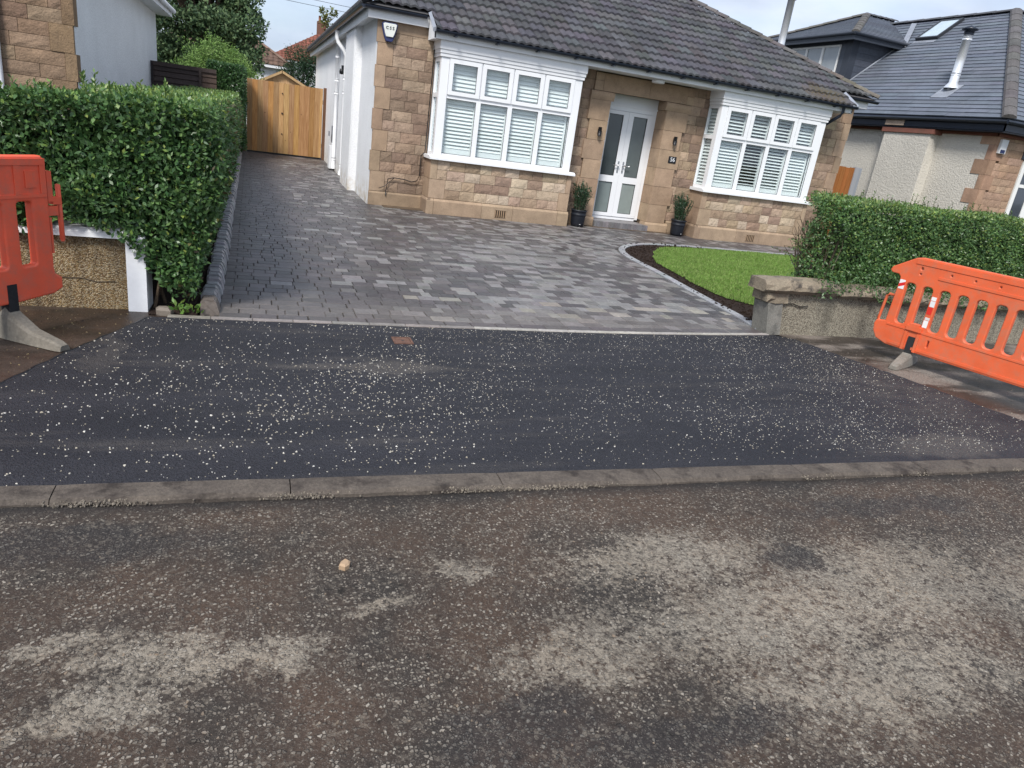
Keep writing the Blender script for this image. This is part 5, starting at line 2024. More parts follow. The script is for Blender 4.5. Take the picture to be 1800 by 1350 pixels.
core.add([(-2.3, 5.92, .62), (-.95, 5.92, .62), (-.58, 5.90, .25), (-.50, 5.92, .9), (-.50, 5.95, 1.32), (-1.2, 5.95, 1.38), (-2.3, 5.95, 1.15),
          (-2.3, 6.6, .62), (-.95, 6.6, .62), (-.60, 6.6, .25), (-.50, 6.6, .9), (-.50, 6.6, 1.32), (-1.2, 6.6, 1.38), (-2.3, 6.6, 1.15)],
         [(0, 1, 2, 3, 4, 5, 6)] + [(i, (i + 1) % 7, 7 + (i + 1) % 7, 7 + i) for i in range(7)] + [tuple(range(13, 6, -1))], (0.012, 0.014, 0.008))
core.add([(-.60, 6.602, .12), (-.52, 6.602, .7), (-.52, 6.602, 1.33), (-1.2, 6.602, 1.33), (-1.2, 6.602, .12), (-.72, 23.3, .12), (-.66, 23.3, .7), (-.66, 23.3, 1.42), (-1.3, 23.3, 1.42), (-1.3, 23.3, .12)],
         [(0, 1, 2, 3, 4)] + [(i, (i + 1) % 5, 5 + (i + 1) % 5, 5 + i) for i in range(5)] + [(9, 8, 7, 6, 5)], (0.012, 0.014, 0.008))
core.build('dark_core', 'plain', hl)  # solid dark mass added in place of twigs, blocks the view through
tw = MB()
for k in range(120):
    y = rg.uniform(5.8, 23)
    x = rg.uniform(-.75, -.5) - 0.0085 * max(0, y - 7.5)
    tw.tube([(x, y, 0), (x + rg.normal() * .04, y + rg.normal() * .06, .25), (x + rg.uniform(-.05, .12), y + rg.normal() * .1, .7)], [.014, .010, .006], 5, (0.06, 0.045, 0.03))
tw.build('stems', 'bark', hl, kind='stuff')

# hedge behind the right-hand wall
hr = empty('privet_hedge', (7.0, 6.4, 0), 'broad clipped hedge with bare woody end behind the grey roughcast wall', 'hedge')
Vs, Cs = [], []


def hr_face(n, depth, L_, cols, xmax=10.5):
    X = rg.uniform(5.28, xmax, n)
    Z = rg.uniform(0.46, 1.44, n)
    k = (X > 5.50 - 0.16 * np.clip((0.9 - Z) / .3, 0, 1) + .05 * np.sin(Z * 22)) & (Z < 1.40 + .02 * np.sin(X * 5))
    X, Z = X[k], Z[k]
    P = np.stack([X, np.full(len(X), 6.02), Z], 1)
    P[:, 1] += -lump(P, 6, .07, 2.5) - lump(P, 15, .04, 7) + np.clip((Z - 1.25) / .18, 0, 1) ** 2 * .12 - np.where(Z < .7, .05, 0) + rg.uniform(-.02, depth, len(X))
    put(P, np.tile([-.05, -1, .15], (len(P), 1)).astype(float), L_, L_ * .5, cols)


hr_face(26000, .18, .036, GREEN_D + GREEN_M)
hr_face(13000, .02, .036, GREEN_M + GREEN_D[1:])
hr_face(2600, .0, .034, GREEN_Y + [(0.13, 0.19, 0.05)])
P = sample_face(25000, (5.52, 6.05, 1.38), (5.2, 0, 0), (0, 1.0, 0), rg)
P = P[P[:, 0] > 5.54 + (P[:, 1] - 6.05) * .7]
P[:, 2] += lump(P, 4, .05, 1) + rg.uniform(-.07, .03, len(P))
put(P, np.tile([0, -.2, 1.0], (len(P), 1)), .038, .019, GREEN_M + GREEN_Y + [(0.12, 0.16, 0.05)], out=.3, up=.4)
n_ = 5200
X_ = rg.uniform(5.5, 10.5, n_)
low = 0.50 - 0.10 * (0.5 + 0.5 * np.sin(X_ * 4.1 + 1.3 * np.sin(X_ * 1.9)))
Z_ = low + rg.uniform(0, 1, n_) * (0.80 - low)
P = np.stack([X_, 5.86 - 0.14 * np.clip((0.75 - Z_) / .2, 0, 1) + rg.uniform(-.03, .10, n_), Z_], 1)
put(P, np.tile([-.05, -1, -.1], (n_, 1)).astype(float), .036, .018, GREEN_D + GREEN_M)
# woody end: sparse leaves and bare twigs
P = sample_face(9500, (5.46, 5.95, .42), (0.30, 1.0, 0), (0, 0, .96), rg)
P[:, 0] += lump(P, 8, .06, 3) + rg.uniform(-.05, .14, len(P)) + (P[:, 1] - 6.0) * .7
P = P[lump(P, 6, 1.0, 9) > -0.45]
put(P, np.tile([-1, -.2, .1], (len(P), 1)).astype(float), .036, .018, GREEN_D + GREEN_M + BROWN)
tw = MB()
for k in range(150):
    y = rg.uniform(5.97, 6.9)
    x = rg.uniform(5.48, 5.85) + (y - 6.0) * .7
    z = rg.uniform(.45, .7)
    p0 = Vector((x, y, z))
    p1 = p0 + Vector((rg.uniform(-.10, .04), rg.normal() * .06, rg.uniform(.15, .35)))
    p2 = p1 + Vector((rg.uniform(-.14, .06), rg.normal() * .08, rg.uniform(.05, .3)))
    p2.z = min(p2.z, 1.40)
    tw.tube([p0, p1, p2], [.006, .0045, .002], 4, (0.075, 0.057, 0.042))
for k in range(16):
    x = 5.56 + rg.uniform(-.02, .45)
    y = rg.uniform(5.98, 6.6)
    x += (y - 6.0) * .7
    tw.tube([(x, y, 0.0), (x + rg.normal() * .03, y, .45), (x + rg.uniform(-.05, .1), y + rg.normal() * .08, 1.0)], [.022, .018, .010], 6, (0.10, 0.08, 0.06))
tw.build('branches', 'plain', hr, kind='stuff')
shoots = MB()
for k in range(40):
    x = rg.uniform(6.6, 9.2)
    y = rg.uniform(6.5, 7.0)
    h = rg.uniform(.05, .16)
    tp = Vector((x + rg.normal() * .02, y, 1.40 + h))
    shoots.tube([(x, y, 1.33), tp], [.003, .0018], 4, (0.09, 0.10, 0.04))
    nl = int(5 + h * 50)
    PP = np.array([tuple(Vector((x, y, 1.40)).lerp(tp, t)) for t in np.linspace(.1, 1, nl)])
    NN = np.stack([np.cos(np.arange(nl) * 2.4), np.sin(np.arange(nl) * 2.4), np.full(nl, .6)], 1)
    put(PP, NN, .030, .013, GREEN_M + BROWN[:1], up=.6, spread=.25, out=.8)
P = sample_face(4200, (5.46, 6.05, .04), (0.35, .9, 0), (0, 0, .55), rg)
P[:, 0] += lump(P, 8, .06, 3) + rg.uniform(-.05, .1, len(P)) + (P[:, 1] - 6.0) * .7
put(P, np.tile([-1, -.2, .1], (len(P), 1)).astype(float), .036, .018, GREEN_D + GREEN_M)
# stray sprays reaching past the end
for k in range(12):
    p0 = Vector((5.50, rg.uniform(6.0, 6.2), rg.uniform(.75, 1.1)))
    tp = p0 + Vector((rg.uniform(-.28, -.12), rg.uniform(-.1, .1), rg.uniform(-.12, .12)))
    shoots.tube([p0, (p0 + tp) / 2 + Vector((0, 0, .02)), tp], [.004, .003, .0015], 4, (0.12, 0.09, 0.06))
    PP = np.array([tuple(p0.lerp(tp, t)) for t in np.linspace(.3, 1, 9)])
    put(PP, rg.normal(size=(9, 3)), .032, .017, GREEN_M + [(0.14, 0.16, 0.05)], spread=.5)
shoots.build('shoots', 'plain', hr, kind='stuff')
npobj('foliage', np.concatenate(Vs), 4, np.concatenate(Cs), 'leaf', hr, kind='stuff')
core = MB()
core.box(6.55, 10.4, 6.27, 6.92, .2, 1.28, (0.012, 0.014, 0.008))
core.build('dark_core', 'plain', hr)  # solid dark box added inside the foliage to block the view through


# =================================================================== BARRIERS
def barrier_frame(P0, d):
    d = Vector((d[0], d[1], 0)).normalized()
    n = Vector((d.y, -d.x, 0))
    return Vector((P0[0], P0[1], 0)), d, n


br = empty('safety_barrier', (5.95, 5.2, 0), 'orange plastic safety barrier in front of the grey roughcast wall', 'barrier')
O, d, nn = barrier_frame((5.93, 5.23), (0.26, -0.966))
if nn.x > 0:
    nn = -nn
zt, zb = 1.02, 0.15
outline = [(0.10, zb), (2.0, zb), (2.0, zt), (0.20, zt), (0.15, zt - .012), (-0.045, .885), (-0.055, .86), (-.04, .845), (.03, .842), (.055, .815), (.06, .78), (.045, .36), (-.045, .34), (-.055, .31), (-.045, .245), (-.005, .185)]
holes = []
u = 0.115
for k in range(11):
    r_ = 0.05
    holes.append(rounded(u, u + .115, .365, .785, .045, 4)[::-1])
    u += .163
holes.append(rounded(.205, .245, .905, .95, .018, 4)[::-1])
holes.append(rounded(.207, .243, .86, .892, .015, 4)[::-1])
holes.append(rounded(.475, .51, .215, .30, .016, 4)[::-1])
for k in range(7):
    c = .50 + k * .21
    holes.append(rounded(c - .017, c + .017, .905, .94, .016, 4)[::-1])
v, f = curve_mesh([outline[::-1]] + [h[::-1] for h in holes], .016, .010, bres=2)
body = mkobj('panel', place(v, O, d, (0, 0, 1), nn), f, None, 'orange', br, smooth=False)
mm = MB()          # raised ribs of the top rail and the clamp over the foot
def rib(u0, u1, z0, z1, t, m_):
    c = O + d * ((u0 + u1) / 2) + Vector((0, 0, (z0 + z1) / 2))
    m_.obox(c, d * ((u1 - u0) / 2), nn * t, (0, 0, (z1 - z0) / 2))
rib(.16, 2.0, .965, 1.012, .032, mm)
rib(.40, 2.0, .862, .885, .032, mm)
rib(.06, 2.0, .335, .352, .031, mm)
rib(.12, 2.0, .160, .185, .031, mm)
mm.build('rib', 'orange', br)
mm = MB()
mm.obox(O + d * .335 + Vector((0, 0, .365)), d * .075, nn * .045, (0, 0, .022))
mm.obox(O + d * .335 + Vector((0, 0, .395)), d * .045, nn * .044, (0, 0, .014))
for uu in (.275, .395):
    mm.obox(O + d * uu + Vector((0, 0, .235)), d * .014, nn * .042, (0, 0, .09))
mm.build('foot_socket', 'orange', br)
# loop handle at the end
mm = MB()
hp = [(.05, .62), (-.01, .625), (-.03, .60), (-.035, .56), (-.045, .40), (-.05, .36), (-.03, .345)]
mm.tube([O + d * a + Vector((0, 0, b)) for a, b in hp], .014, 8)
mm.build('handle', 'orange', br)
# tape
def tape(u0, u1, z0, z1, cols, m_):
    n = 4
    for k in range(n):
        a, b = z0 + (z1 - z0) * k / n, z0 + (z1 - z0) * (k + 1) / n
        c = O + d * ((u0 + u1) / 2) + Vector((0, 0, (a + b) / 2))
        m_.obox(c, d * ((u1 - u0) / 2), nn * .0275, (0, 0, (b - a) / 2), cols[k % len(cols)])
mm = MB()
uu0, uu1 = .058, .112
q = [O + d * a + nn * .0285 + Vector((0, 0, z)) for a, z in ((uu0, .70), (uu1, .70), (uu1, .79), (uu0, .79))]
for t0, t1, c in ((0, .32, (0.75, 0.75, 0.75)), (.32, .70, (0.62, 0.02, 0.02)), (.70, 1, (0.75, 0.75, 0.75))):
    a0, a1 = max(0, t0 - .16), min(1, t0 + .12)
    b0, b1 = max(0, t1 - .16), min(1, t1 + .12)
    if t0 == 0: a0 = a1 = 0
    if t1 == 1: b0 = b1 = 1
    L0, L1 = q[0].lerp(q[3], a0), q[0].lerp(q[3], b0)
    R0_, R1_ = q[1].lerp(q[2], a1), q[1].lerp(q[2], b1)
    mm.quad(L0, R0_, R1_, L1, c)
mm.build('reflective_tape', 'plain', br)
mm = MB()
cb = .115 + .163 * 2 - .024
for z0, z1, c in ((.40, .47, (0.74, 0.74, 0.73)), (.475, .50, (0.62, 0.60, 0.58)), (.53, .60, (0.62, 0.03, 0.02)), (.605, .66, (0.72, 0.72, 0.72)), (.665, .70, (0.78, 0.78, 0.78))):
    mm.obox(O + d * (cb + RNG.uniform(-.003, .003)) + Vector((0, 0, (z0 + z1) / 2)), d * .022, nn * .0275, (0, 0, (z1 - z0) / 2), c)
mm.build('reflective_tape', 'plain', br)


def foot(parent, base, dirv, length, col, blackcol, h0=.16):
    """rubber foot: a tapering block on both sides of the panel with an upright tongue"""
    dv = Vector((dirv[0], dirv[1], 0)).normalized()
    sv = Vector((-dv.y, dv.x, 0))
    mm = MB()
    for sg, Ln in ((1, length), (-1, length * .9)):
        st = [(0.0, .05, h0), (.05, .05, h0 * .8), (Ln * .45, .045, .085), (Ln * .9, .036, .05), (Ln, .028, .035)]
        vv, ff = [], []
        for s_, wd_, h in st:
            c = Vector((base[0], base[1], 0)) + dv * sg * s_
            vv += [c - sv * wd_ * 1.25, c - sv * wd_ + Vector((0, 0, h * .8)), c - sv * wd_ * .7 + Vector((0, 0, h)), c + sv * wd_ * .7 + Vector((0, 0, h)), c + sv * wd_ + Vector((0, 0, h * .8)), c + sv * wd_ * 1.25]
        for i in range(len(st) - 1):
            ff += [(i * 6 + k, i * 6 + k + 1, (i + 1) * 6 + k + 1, (i + 1) * 6 + k) for k in range(5)]
        k = (len(st) - 1) * 6
        ff.append(tuple(k + i for i in range(6)))
        mm.add(vv, ff, col)
    o = mm.build('foot', 'rubber', parent)
    mm = MB()
    mm.obox((base[0], base[1], h0 + .06), dv * .035, sv * .032, (0, 0, .085), blackcol)
    mm.build('foot_tongue', 'rubber', o)


fb = O + d * .335
foot(br, (fb.x, fb.y), (-.90, -.44), .36, (0.20, 0.185, 0.16), (0.022, 0.023, 0.025), .14)
fb2 = O + d * 1.65
foot(br, (fb2.x, fb2.y), (-.95, -.26), .36, (0.20, 0.185, 0.16), (0.022, 0.023, 0.025), .14)

bl = empty('safety_barrier', (-1.4, 5.1, 0), 'red plastic safety barrier on a grey rubber foot beside the white coped wall', 'barrier')
O, d, nn = barrier_frame((-1.275, 5.285), (-.57, -.82))
if nn.x < 0:
    nn = -nn
outline = [(-.055, .275), (-.055, .33), (-.01, .36), (0.0, .40), (0.0, 1.08), (.02, 1.10), (1.9, 1.10), (1.9, .235), (.25, .235), (.0, .25)]
holes = []
u = .095
for k in range(9):
    holes.append(rounded(u, u + .128, .43, .855, .032, 4))
    u += .20
v, f = curve_mesh([outline] + holes, .018, .014, bres=2)
mkobj('panel', place(v, O, d, (0, 0, 1), nn), f, None, 'red', bl)
mm = MB()
rib(.0, 1.9, 1.06, 1.098, .040, mm)
rib(.0, 1.9, .865, .885, .038, mm)
rib(.0, .04, .886, 1.059, .038, mm)
rib(.17, .215, .886, 1.059, .038, mm)
mm.build('rib', 'red', bl)
mm = MB()
c = O + d * .105 + nn * .030 + Vector((0, 0, .975))
mm.obox(c, d * .038, nn * .008, (0, 0, .05))
mm.build('recess_plate', 'red', bl)
# hooked connector at the end
mm = MB()
def cbox(u0, u1, z0, z1, t):
    mm.obox(O + d * ((u0 + u1) / 2) + Vector((0, 0, (z0 + z1) / 2)), d * ((u1 - u0) / 2), nn * t, (0, 0, (z1 - z0) / 2))
cbox(-.055, -.018, .83, 1.02, .022)
cbox(-.115, -.055, .81, .855, .020)
cbox(-.09, -.018, .74, .80, .018)
cbox(-.032, -.018, .50, .73, .022)
mm.tube([O + d * -.115 + Vector((0, 0, .935)), O + d * -.115 + Vector((0, 0, .93)), O + d * -.12 + Vector((0, 0, .58)), O + d * -.12 + Vector((0, 0, .565))], [.010, .016, .016, .010], 8)
mm.build('connector', 'red', bl)
fb = O + d * .30
foot(bl, (fb.x, fb.y), (.80, -.60), .42, (0.17, 0.155, 0.13), (0.020, 0.020, 0.022), .20)


# =================================================================== GATE AND FENCES
gt = empty('timber_gate', (0.8, 23.3, 0), 'double timber driveway gate of upright tan boards', 'gate')
TAN = [(0.44, 0.245, 0.090), (0.54, 0.34, 0.15), (0.36, 0.19, 0.075), (0.47, 0.28, 0.13), (0.40, 0.24, 0.12)]
m = MB()
m.box(-.28, 1.86, 23.36, 23.41, .35, .47, (0.30, 0.16, 0.07)).box(-.28, 1.86, 23.36, 23.41, 1.6, 1.72, (0.30, 0.16, 0.07))
fr = m.build('frame', 'gate_wood', gt)
m = MB()
m.box(-.275, 1.855, 23.412, 23.42, .06, 2.02, (0.25, 0.14, 0.06))
m.build('backing', 'gate_wood', gt)
x = -.28
k = 0
while x < 1.83:
    w_ = 0.146
    x2 = min(x + w_, 1.85)
    g_ = .006 if abs(x2 - .74) < .08 else .001
    m = MB()
    c = pick(TAN)
    m.box(x + .001, x2 - g_, 23.33 - .008 * (k % 2), 23.358, .06, 2.035 + RNG.uniform(-.006, .006), jit(c, .16))
    m.build('board', 'gate_wood', gt)
    x = x2
    k += 1
m = MB()
m.box(-.28, 1.86, 23.34, 23.36, .012, .055, (0.012, 0.012, 0.015))
m.build('bottom_strip', 'plain', gt)  # thin black strip filling the gap below the boards
for zz in (.62, 1.2, 1.75):
    m = MB()
    m.tube([(.70, 23.31, zz), (.70, 23.335, zz)], .028 if zz == 1.2 else .02, 8, (0.05, 0.03, 0.02))
    m.build('latch', 'plain', gt)
m = MB()
m.box(1.868, 1.962, 23.30, 23.40, 0, 2.07, (0.16, 0.085, 0.05))
m.build('gate_post', 'gate_wood', label='dark brown timber gate post against the white side wall', category='post')
m = MB()
m.box(-.40, -.30, 23.30, 23.40, 0, 2.05, (0.20, 0.12, 0.07))
m.build('gate_post', 'gate_wood', label='timber gate post beside the clipped dark hedge', category='post')

fn = empty('fence_panel', (-1.7, 20.3, 0), 'dark brown overlapping board fence behind the privet hedge', 'fence')
z = 0.1
while z < 1.95:
    m = MB()
    m.prism([(20.30, z), (20.285, z + .02), (20.305, z + .135), (20.32, z + .135), (20.32, z)], 'x', -2.36, -1.35, jit((0.050, 0.036, 0.033), .12))
    m.build('board', 'fence_wood', fn)
    m = MB()
    m.prism([(20.30, z), (20.285, z + .02), (20.305, z + .135), (20.32, z + .135), (20.32, z)], 'x', -1.29, -.95, jit((0.085, 0.055, 0.042), .12))
    m.build('board', 'fence_wood', fn)
    z += .125
m = MB()
m.box(-1.35, -1.29, 20.25, 20.34, 0, 2.02, (0.055, 0.04, 0.036)).box(-2.37, -.95, 20.26, 20.33, 1.97, 2.06, (0.058, 0.042, 0.038)).box(-2.41, -2.362, 20.26, 20.33, 0, 2.06, (0.03, 0.025, 0.028))
m.build('post', 'fence_wood', fn)

fo = empty('fence_panel', (15.1, 16.0, 0), 'orange brown close board fence panel between the two houses', 'fence')
x = 14.55
while x < 15.4:
    m = MB()
    m.box(x, x + .132, 16.0, 16.02 + .006 * RNG.random(), .03, 1.90 + RNG.uniform(-.01, .01), jit((0.33, 0.125, 0.035), .12))
    m.build('board', 'fence_wood', fo)
    x += .14
m = MB()
m.box(15.41, 15.55, 15.97, 16.07, 0, 1.93, (0.30, 0.31, 0.33)).box(15.56, 15.66, 15.99, 16.08, 0, 1.92, (0.26, 0.28, 0.31))
m.build('post', 'plain', fo)

sh = empty('garden_shed', (0.8, 28, 0), 'light timber garden shed with a shallow gable behind the gate', 'shed')
LT = (0.58, 0.37, 0.20)
m = MB()
m.box(.08, 1.52, 27.05, 29.6, 0, 2.05, LT)
m.prism([(.08, 2.05), (1.52, 2.05), (.79, 2.40)], 'y', 27.06, 29.6, jit(LT, .05))
m.build('wall', 'fence_wood', sh)
m = MB()
for a, b in (((-.02, 2.02), (.79, 2.45)), ((.79, 2.45), (1.70, 2.01))):
    m.add([(a[0], 26.95, a[1]), (b[0], 26.95, b[1]), (b[0], 29.8, b[1]), (a[0], 29.8, a[1]), (a[0], 26.95, a[1] + .04), (b[0], 26.95, b[1] + .04), (b[0], 29.8, b[1] + .04), (a[0], 29.8, a[1] + .04)],
          [(0, 3, 2, 1), (4, 5, 6, 7), (0, 1, 5, 4), (1, 2, 6, 5), (2, 3, 7, 6), (3, 0, 4, 7)], (0.40, 0.27, 0.15))
m.build('roof', 'fence_wood', sh)
for a, b in (((-.03, 1.96), (.80, 2.41)), ((.78, 2.41), (1.71, 1.95))):
    m = MB()
    m.add([(a[0], 26.92, a[1]), (b[0], 26.92, b[1]), (b[0], 26.92, b[1] + .075), (a[0], 26.92, a[1] + .075), (a[0], 26.948, a[1]), (b[0], 26.948, b[1]), (b[0], 26.948, b[1] + .075), (a[0], 26.948, a[1] + .075)],
          [(0, 1, 2, 3), (4, 7, 6, 5), (0, 4, 5, 1), (3, 2, 6, 7), (0, 3, 7, 4), (1, 5, 6, 2)], (0.52, 0.36, 0.19))
    m.build('bargeboard', 'fence_wood', sh)
m = MB()
m.box(.35, 1.2, 27.03, 27.052, 2.02, 2.05, (0.03, 0.022, 0.018))
m.build('gable_vent', 'plain', sh)


# =================================================================== NEIGHBOUR ON THE LEFT
nl_ = empty('neighbour_house', (-6, 14, 0), 'sandstone fronted house with pale rendered flank behind the privet hedge', 'house')
NX, NYF = -2.43, 12.4
m = MB()
m.box(-11, NX - .02, NYF + .03, NYF + .3, -.05, 3.6)
w1 = m.build('wall', 'mortar', nl_)
O = (0, NYF, 0)
zz, k = 0.0, 0
cs = 0.183
for k in range(9):
    nar = k % 2 == 0
    wq = 0.13 if nar else 0.30
    z0 = k * 2 * cs
    if z0 > 3.3:
        break
    stone('quoin', O, UX, UZ, NY, NX - wq, NX + (0.02 if nar else 0), z0, z0 + 2 * cs, jit((0.25, 0.17, 0.105), .08), w1, 0.006, 0.06, 0.006, 'stone', .015)
    if nar:
        stone('quoin', (NX, 0, 0), (0, 1, 0), UZ, (1, 0, 0), NYF, NYF + .22, z0, z0 + 2 * cs, jit((0.22, 0.15, 0.095), .06), w1, 0.0, 0.05, 0.006, 'ashlar', .018)
courses(O, UX, UZ, NY, 0, 0, 0.73, 0.73 + 13 * cs, 13, w1, [(0.27, 0.188, 0.128), (0.30, 0.215, 0.148), (0.235, 0.162, 0.112)], .35, .62, lambda k: (-3.9, NX - (0.30 if ((k + 4) // 2) % 2 else 0.13)), 0.016)
m = MB()
m.box(NX - .25, NX, NYF + .05, 21.8, -.05, 3.45)
m.build('side_wall', 'grey_harl', nl_)
m = MB()
m.tube([(-3.36, NYF - .07, 3.3), (-3.36, NYF - .07, 0.1)], .05, 10)
m.build('downpipe', 'white_paint', nl_)
m = MB()
m.box(-11, -10.8, NYF + .3, 21.8, -.05, 3.4).box(-11, NX - .25, 21.6, 21.79, -.05, 3.4)
m.build('rear_wall', 'grey_harl', nl_)
m = MB()
ex0, ex1, ey0, ey1, ez = -11.4, NX + .35, NYF - .35, 22.15, 3.36
cxm, cym = (ex0 + ex1) / 2, (ey0 + ey1) / 2
hw = (ex1 - ex0) / 2
m.add([(ex0, ey0, ez), (ex1, ey0, ez), (ex1, ey1, ez), (ex0, ey1, ez), (cxm, ey0 + hw, ez + hw * .7), (cxm, ey1 - hw, ez + hw * .7)],
      [(0, 1, 4), (1, 2, 5, 4), (2, 3, 5), (3, 0, 4, 5), (0, 3, 2, 1)], (0.09, 0.085, 0.085))
m.build('roof', 'tile', nl_)
m = MB()
m.box(ex1 - .03, ex1 - .005, ey0, ey1, ez - .16, ez - .005).box(ex0, ex1 - .031, ey0 + .005, ey0 + .03, ez - .16, ez - .005).box(NX + .002, ex1 - .032, ey0 + .04, ey1, ez - .16, ez - .14)
m.build('fascia', 'white_paint', nl_)
m = MB()
m.tube([(ex1 + .04, ey0, ez - .02), (ex1 + .04, ey1, ez - .02)], .055, 8)
m.build('gutter', 'white_paint', nl_)


# =================================================================== NEIGHBOUR ON THE RIGHT
nr = empty('neighbour_house', (20, 16, 0), 'cream harled house with a blue grey slate roof and dormer beyond the bungalow', 'house')
SF = 0.98


def S(x, y, z):
    return (x * SF, y * SF, 1.65 + (z - 1.65) * SF)


FX, FY = 17.3, 13.65
m = MB()
m.box(FX, FX + .3, FY + .05, 27, -.05, 3.30)
m.build('side_wall', 'cream_harl', nr)
m = MB()
m.box(FX + .02, FX + 9, FY + .03, FY + .3, -.05, 3.3)
w2 = m.build('wall', 'mortar', nr)
PINK = [(0.36, 0.225, 0.155), (0.40, 0.26, 0.18), (0.33, 0.21, 0.145)]
O = (0, FY, 0)
for k in range(9):
    nar = k % 2 == 0
    z0, z1 = k * .36, k * .36 + .36
    if z0 > 3.0:
        break
    wq = .20 if nar else .32
    stone('quoin', O, UX, UZ, NY, FX - .015, FX + wq, z0, min(z1, 3.18), jit(pick(PINK), .06), w2, 0.0, .05, .006, 'ashlar', .012)
    dq = .42 if nar else .16
    stone('quoin', (FX, 0, 0), (0, 1, 0), UZ, NXm, FY - .005, FY + dq, z0, min(z1, 3.18), jit(pick(PINK), .06), w2, 0.0, .04, .006, 'ashlar', .016)
courses(O, UX, UZ, NY, 0, 0, 0.0, 3.18, 18, w2, [(0.42, 0.28, 0.195), (0.38, 0.25, 0.17), (0.45, 0.31, 0.22)], .26, .48, lambda k: (FX + (.20 if (k // 2) % 2 == 0 else .32), 18.45), .008)
courses(O, UX, UZ, NY, 0, 0, 0.0, 1.06, 6, w2, PINK, .3, .5, lambda k: (18.46, 20.2), .008)
# chimney breast on the flank
m = MB()
m.prism([(FX - .28, 15.36), (FX - .28, 16.95), (FX + .02, 17.0), (FX + .02, 15.33)], 'z', -.05, 3.02)
m.build('chimney_breast', 'cream_harl', nr)
m = MB()
m.box(FX - .32, FX + .01, 15.27, 17.04, 3.022, 3.14, (0.20, 0.085, 0.065))
m.box(FX - .06, FX - .001, 17.05, 27, 3.08, 3.15, (0.20, 0.085, 0.065)).box(FX - .06, FX - .001, FY - .05, 15.26, 3.08, 3.15, (0.20, 0.085, 0.065)).box(FX - .06, 20, FY - .07, FY - .02, 3.08, 3.15, (0.20, 0.085, 0.065))
m.build('string_course', 'ashlar', nr)
# dark fascia and gutter
ex, ey, ez = S(17.25, 13.5, 3.5)
m = MB()
m.box(ex + .06, ex + .09, ey + .06, 27, 3.19, ez - .03).box(ex + .06, 26, ey + .06, ey + .09, 3.19, ez - .031).box(ex + .09, FX + .05, ey + .09, 27, 3.155, 3.19).box(FX + .05, 26, ey + .09, FY + .05, 3.156, 3.19)
m.build('fascia', 'gutter', nr)
m = MB()
m.tube([(ex - .0, ey - .02, ez - .07), (ex - .0, 27, ez - .07)], .055, 8)
m.tube([(ex - .02, ey - .0, ez - .07), (26, ey - .0, ez - .07)], .055, 8)
m.build('gutter', 'gutter', nr)
m = MB()
m.box(ex + .04, ex + .058, 16.3, 16.95, 3.20, 3.40, (0.40, 0.31, 0.24))
m.build('bare_board', 'rubber', nr)
# slate slopes: one strip for each course
rx, ry, rz = S(21.63, 17.88, 7.0)
m = MB()
m.add([(ex, ey, ez - .04), (rx, ry, rz - .04), (rx, 27, rz - .04), (ex, 27, ez - .04), (26, ey, ez - .04), (26, ry, rz - .04), (2 * rx - ex, 27, ez - .04)], [(0, 1, 2, 3), (0, 4, 5, 1), (1, 5, 6, 2)], (0.055, 0.065, 0.085))
sroof = m.build('roof', 'slate', nr)
NCS = 30
for k in range(NCS):
    t0, t1 = k / NCS, (k + 1.25) / NCS
    t1 = min(t1, 1.0)
    def P(t, yy, lift):
        return (ex + (rx - ex) * t - lift * .62, yy, ez + (rz - ez) * t + lift * .78)
    ya, yb_ = ey + (ry - ey) * t0, ey + (ry - ey) * t1
    mm = MB()
    ys = [ya]
    while ys[-1] < 26.6:
        ys.append(ys[-1] + .6)
    c0 = jit((0.112, 0.127, 0.155), .10)
    for a, b in zip(ys[:-1], ys[1:]):
        l0 = .026 + RNG.uniform(-.003, .005)
        aa = a if a > ya else yb_
        mm.add([P(t0, a, l0), P(t0, b, l0), P(t1, b, .004), P(t1, aa if a == ya else a, .004), P(t0, a, -.004), P(t0, b, -.004)], [(0, 1, 2, 3), (4, 5, 1, 0)], jit(c0, .07))
    mm.build('slate_course', 'slate', sroof)
    mm = MB()
    xa, xb = ex + (rx - ex) * t0, ex + (rx - ex) * t1
    def Q(t, xx, lift):
        return (xx, ey + (ry - ey) * t - lift * .62, ez + (rz - ez) * t + lift * .78)
    mm.add([Q(t0, xa, .026), Q(t0, 25.9, .026), Q(t1, 25.9, .004), Q(t1, xb, .004), Q(t0, xa, -.004), Q(t0, 25.9, -.004)], [(0, 1, 2, 3), (4, 5, 1, 0)], jit(c0, .05))
    mm.build('slate_course', 'slate', sroof)


def ridge_run(p, q, n, r, col, parent, name='hip_tile'):
    p, q = Vector(p), Vector(q)
    dd = (q - p).normalized()
    s_ = dd.cross(Vector((0, 0, 1))).normalized()
    u_ = s_.cross(dd)
    for k in range(n):
        a, b = p.lerp(q, k / n), p.lerp(q, (k + 1.06) / n)
        vv = []
        for c, lift in ((a, .012), (b, 0)):
            for i in range(6):
                w_ = math.pi * i / 5
                vv.append(c + s_ * math.cos(w_) * r + u_ * (math.sin(w_) * r * .6 + lift))
        mm = MB()
        mm.add(vv, [(i, i + 1, 6 + i + 1, 6 + i) for i in range(5)] + [tuple(range(6))], jit(col, .12))
        mm.build(name, 'tile', parent)


ridge_run((ex - .02, ey - .02, ez + .0), (rx, ry, rz + .01), 15, .16, (0.10, 0.095, 0.095), sroof)
ridge_run((rx, ry, rz + .01), (rx, 26.8, rz + .01), 14, .12, (0.085, 0.088, 0.10), sroof, 'ridge_tile')
ridge_run((rx, ry, rz + .0), (25.9, ry, rz + .0), 8, .12, (0.085, 0.088, 0.10), sroof, 'ridge_tile')


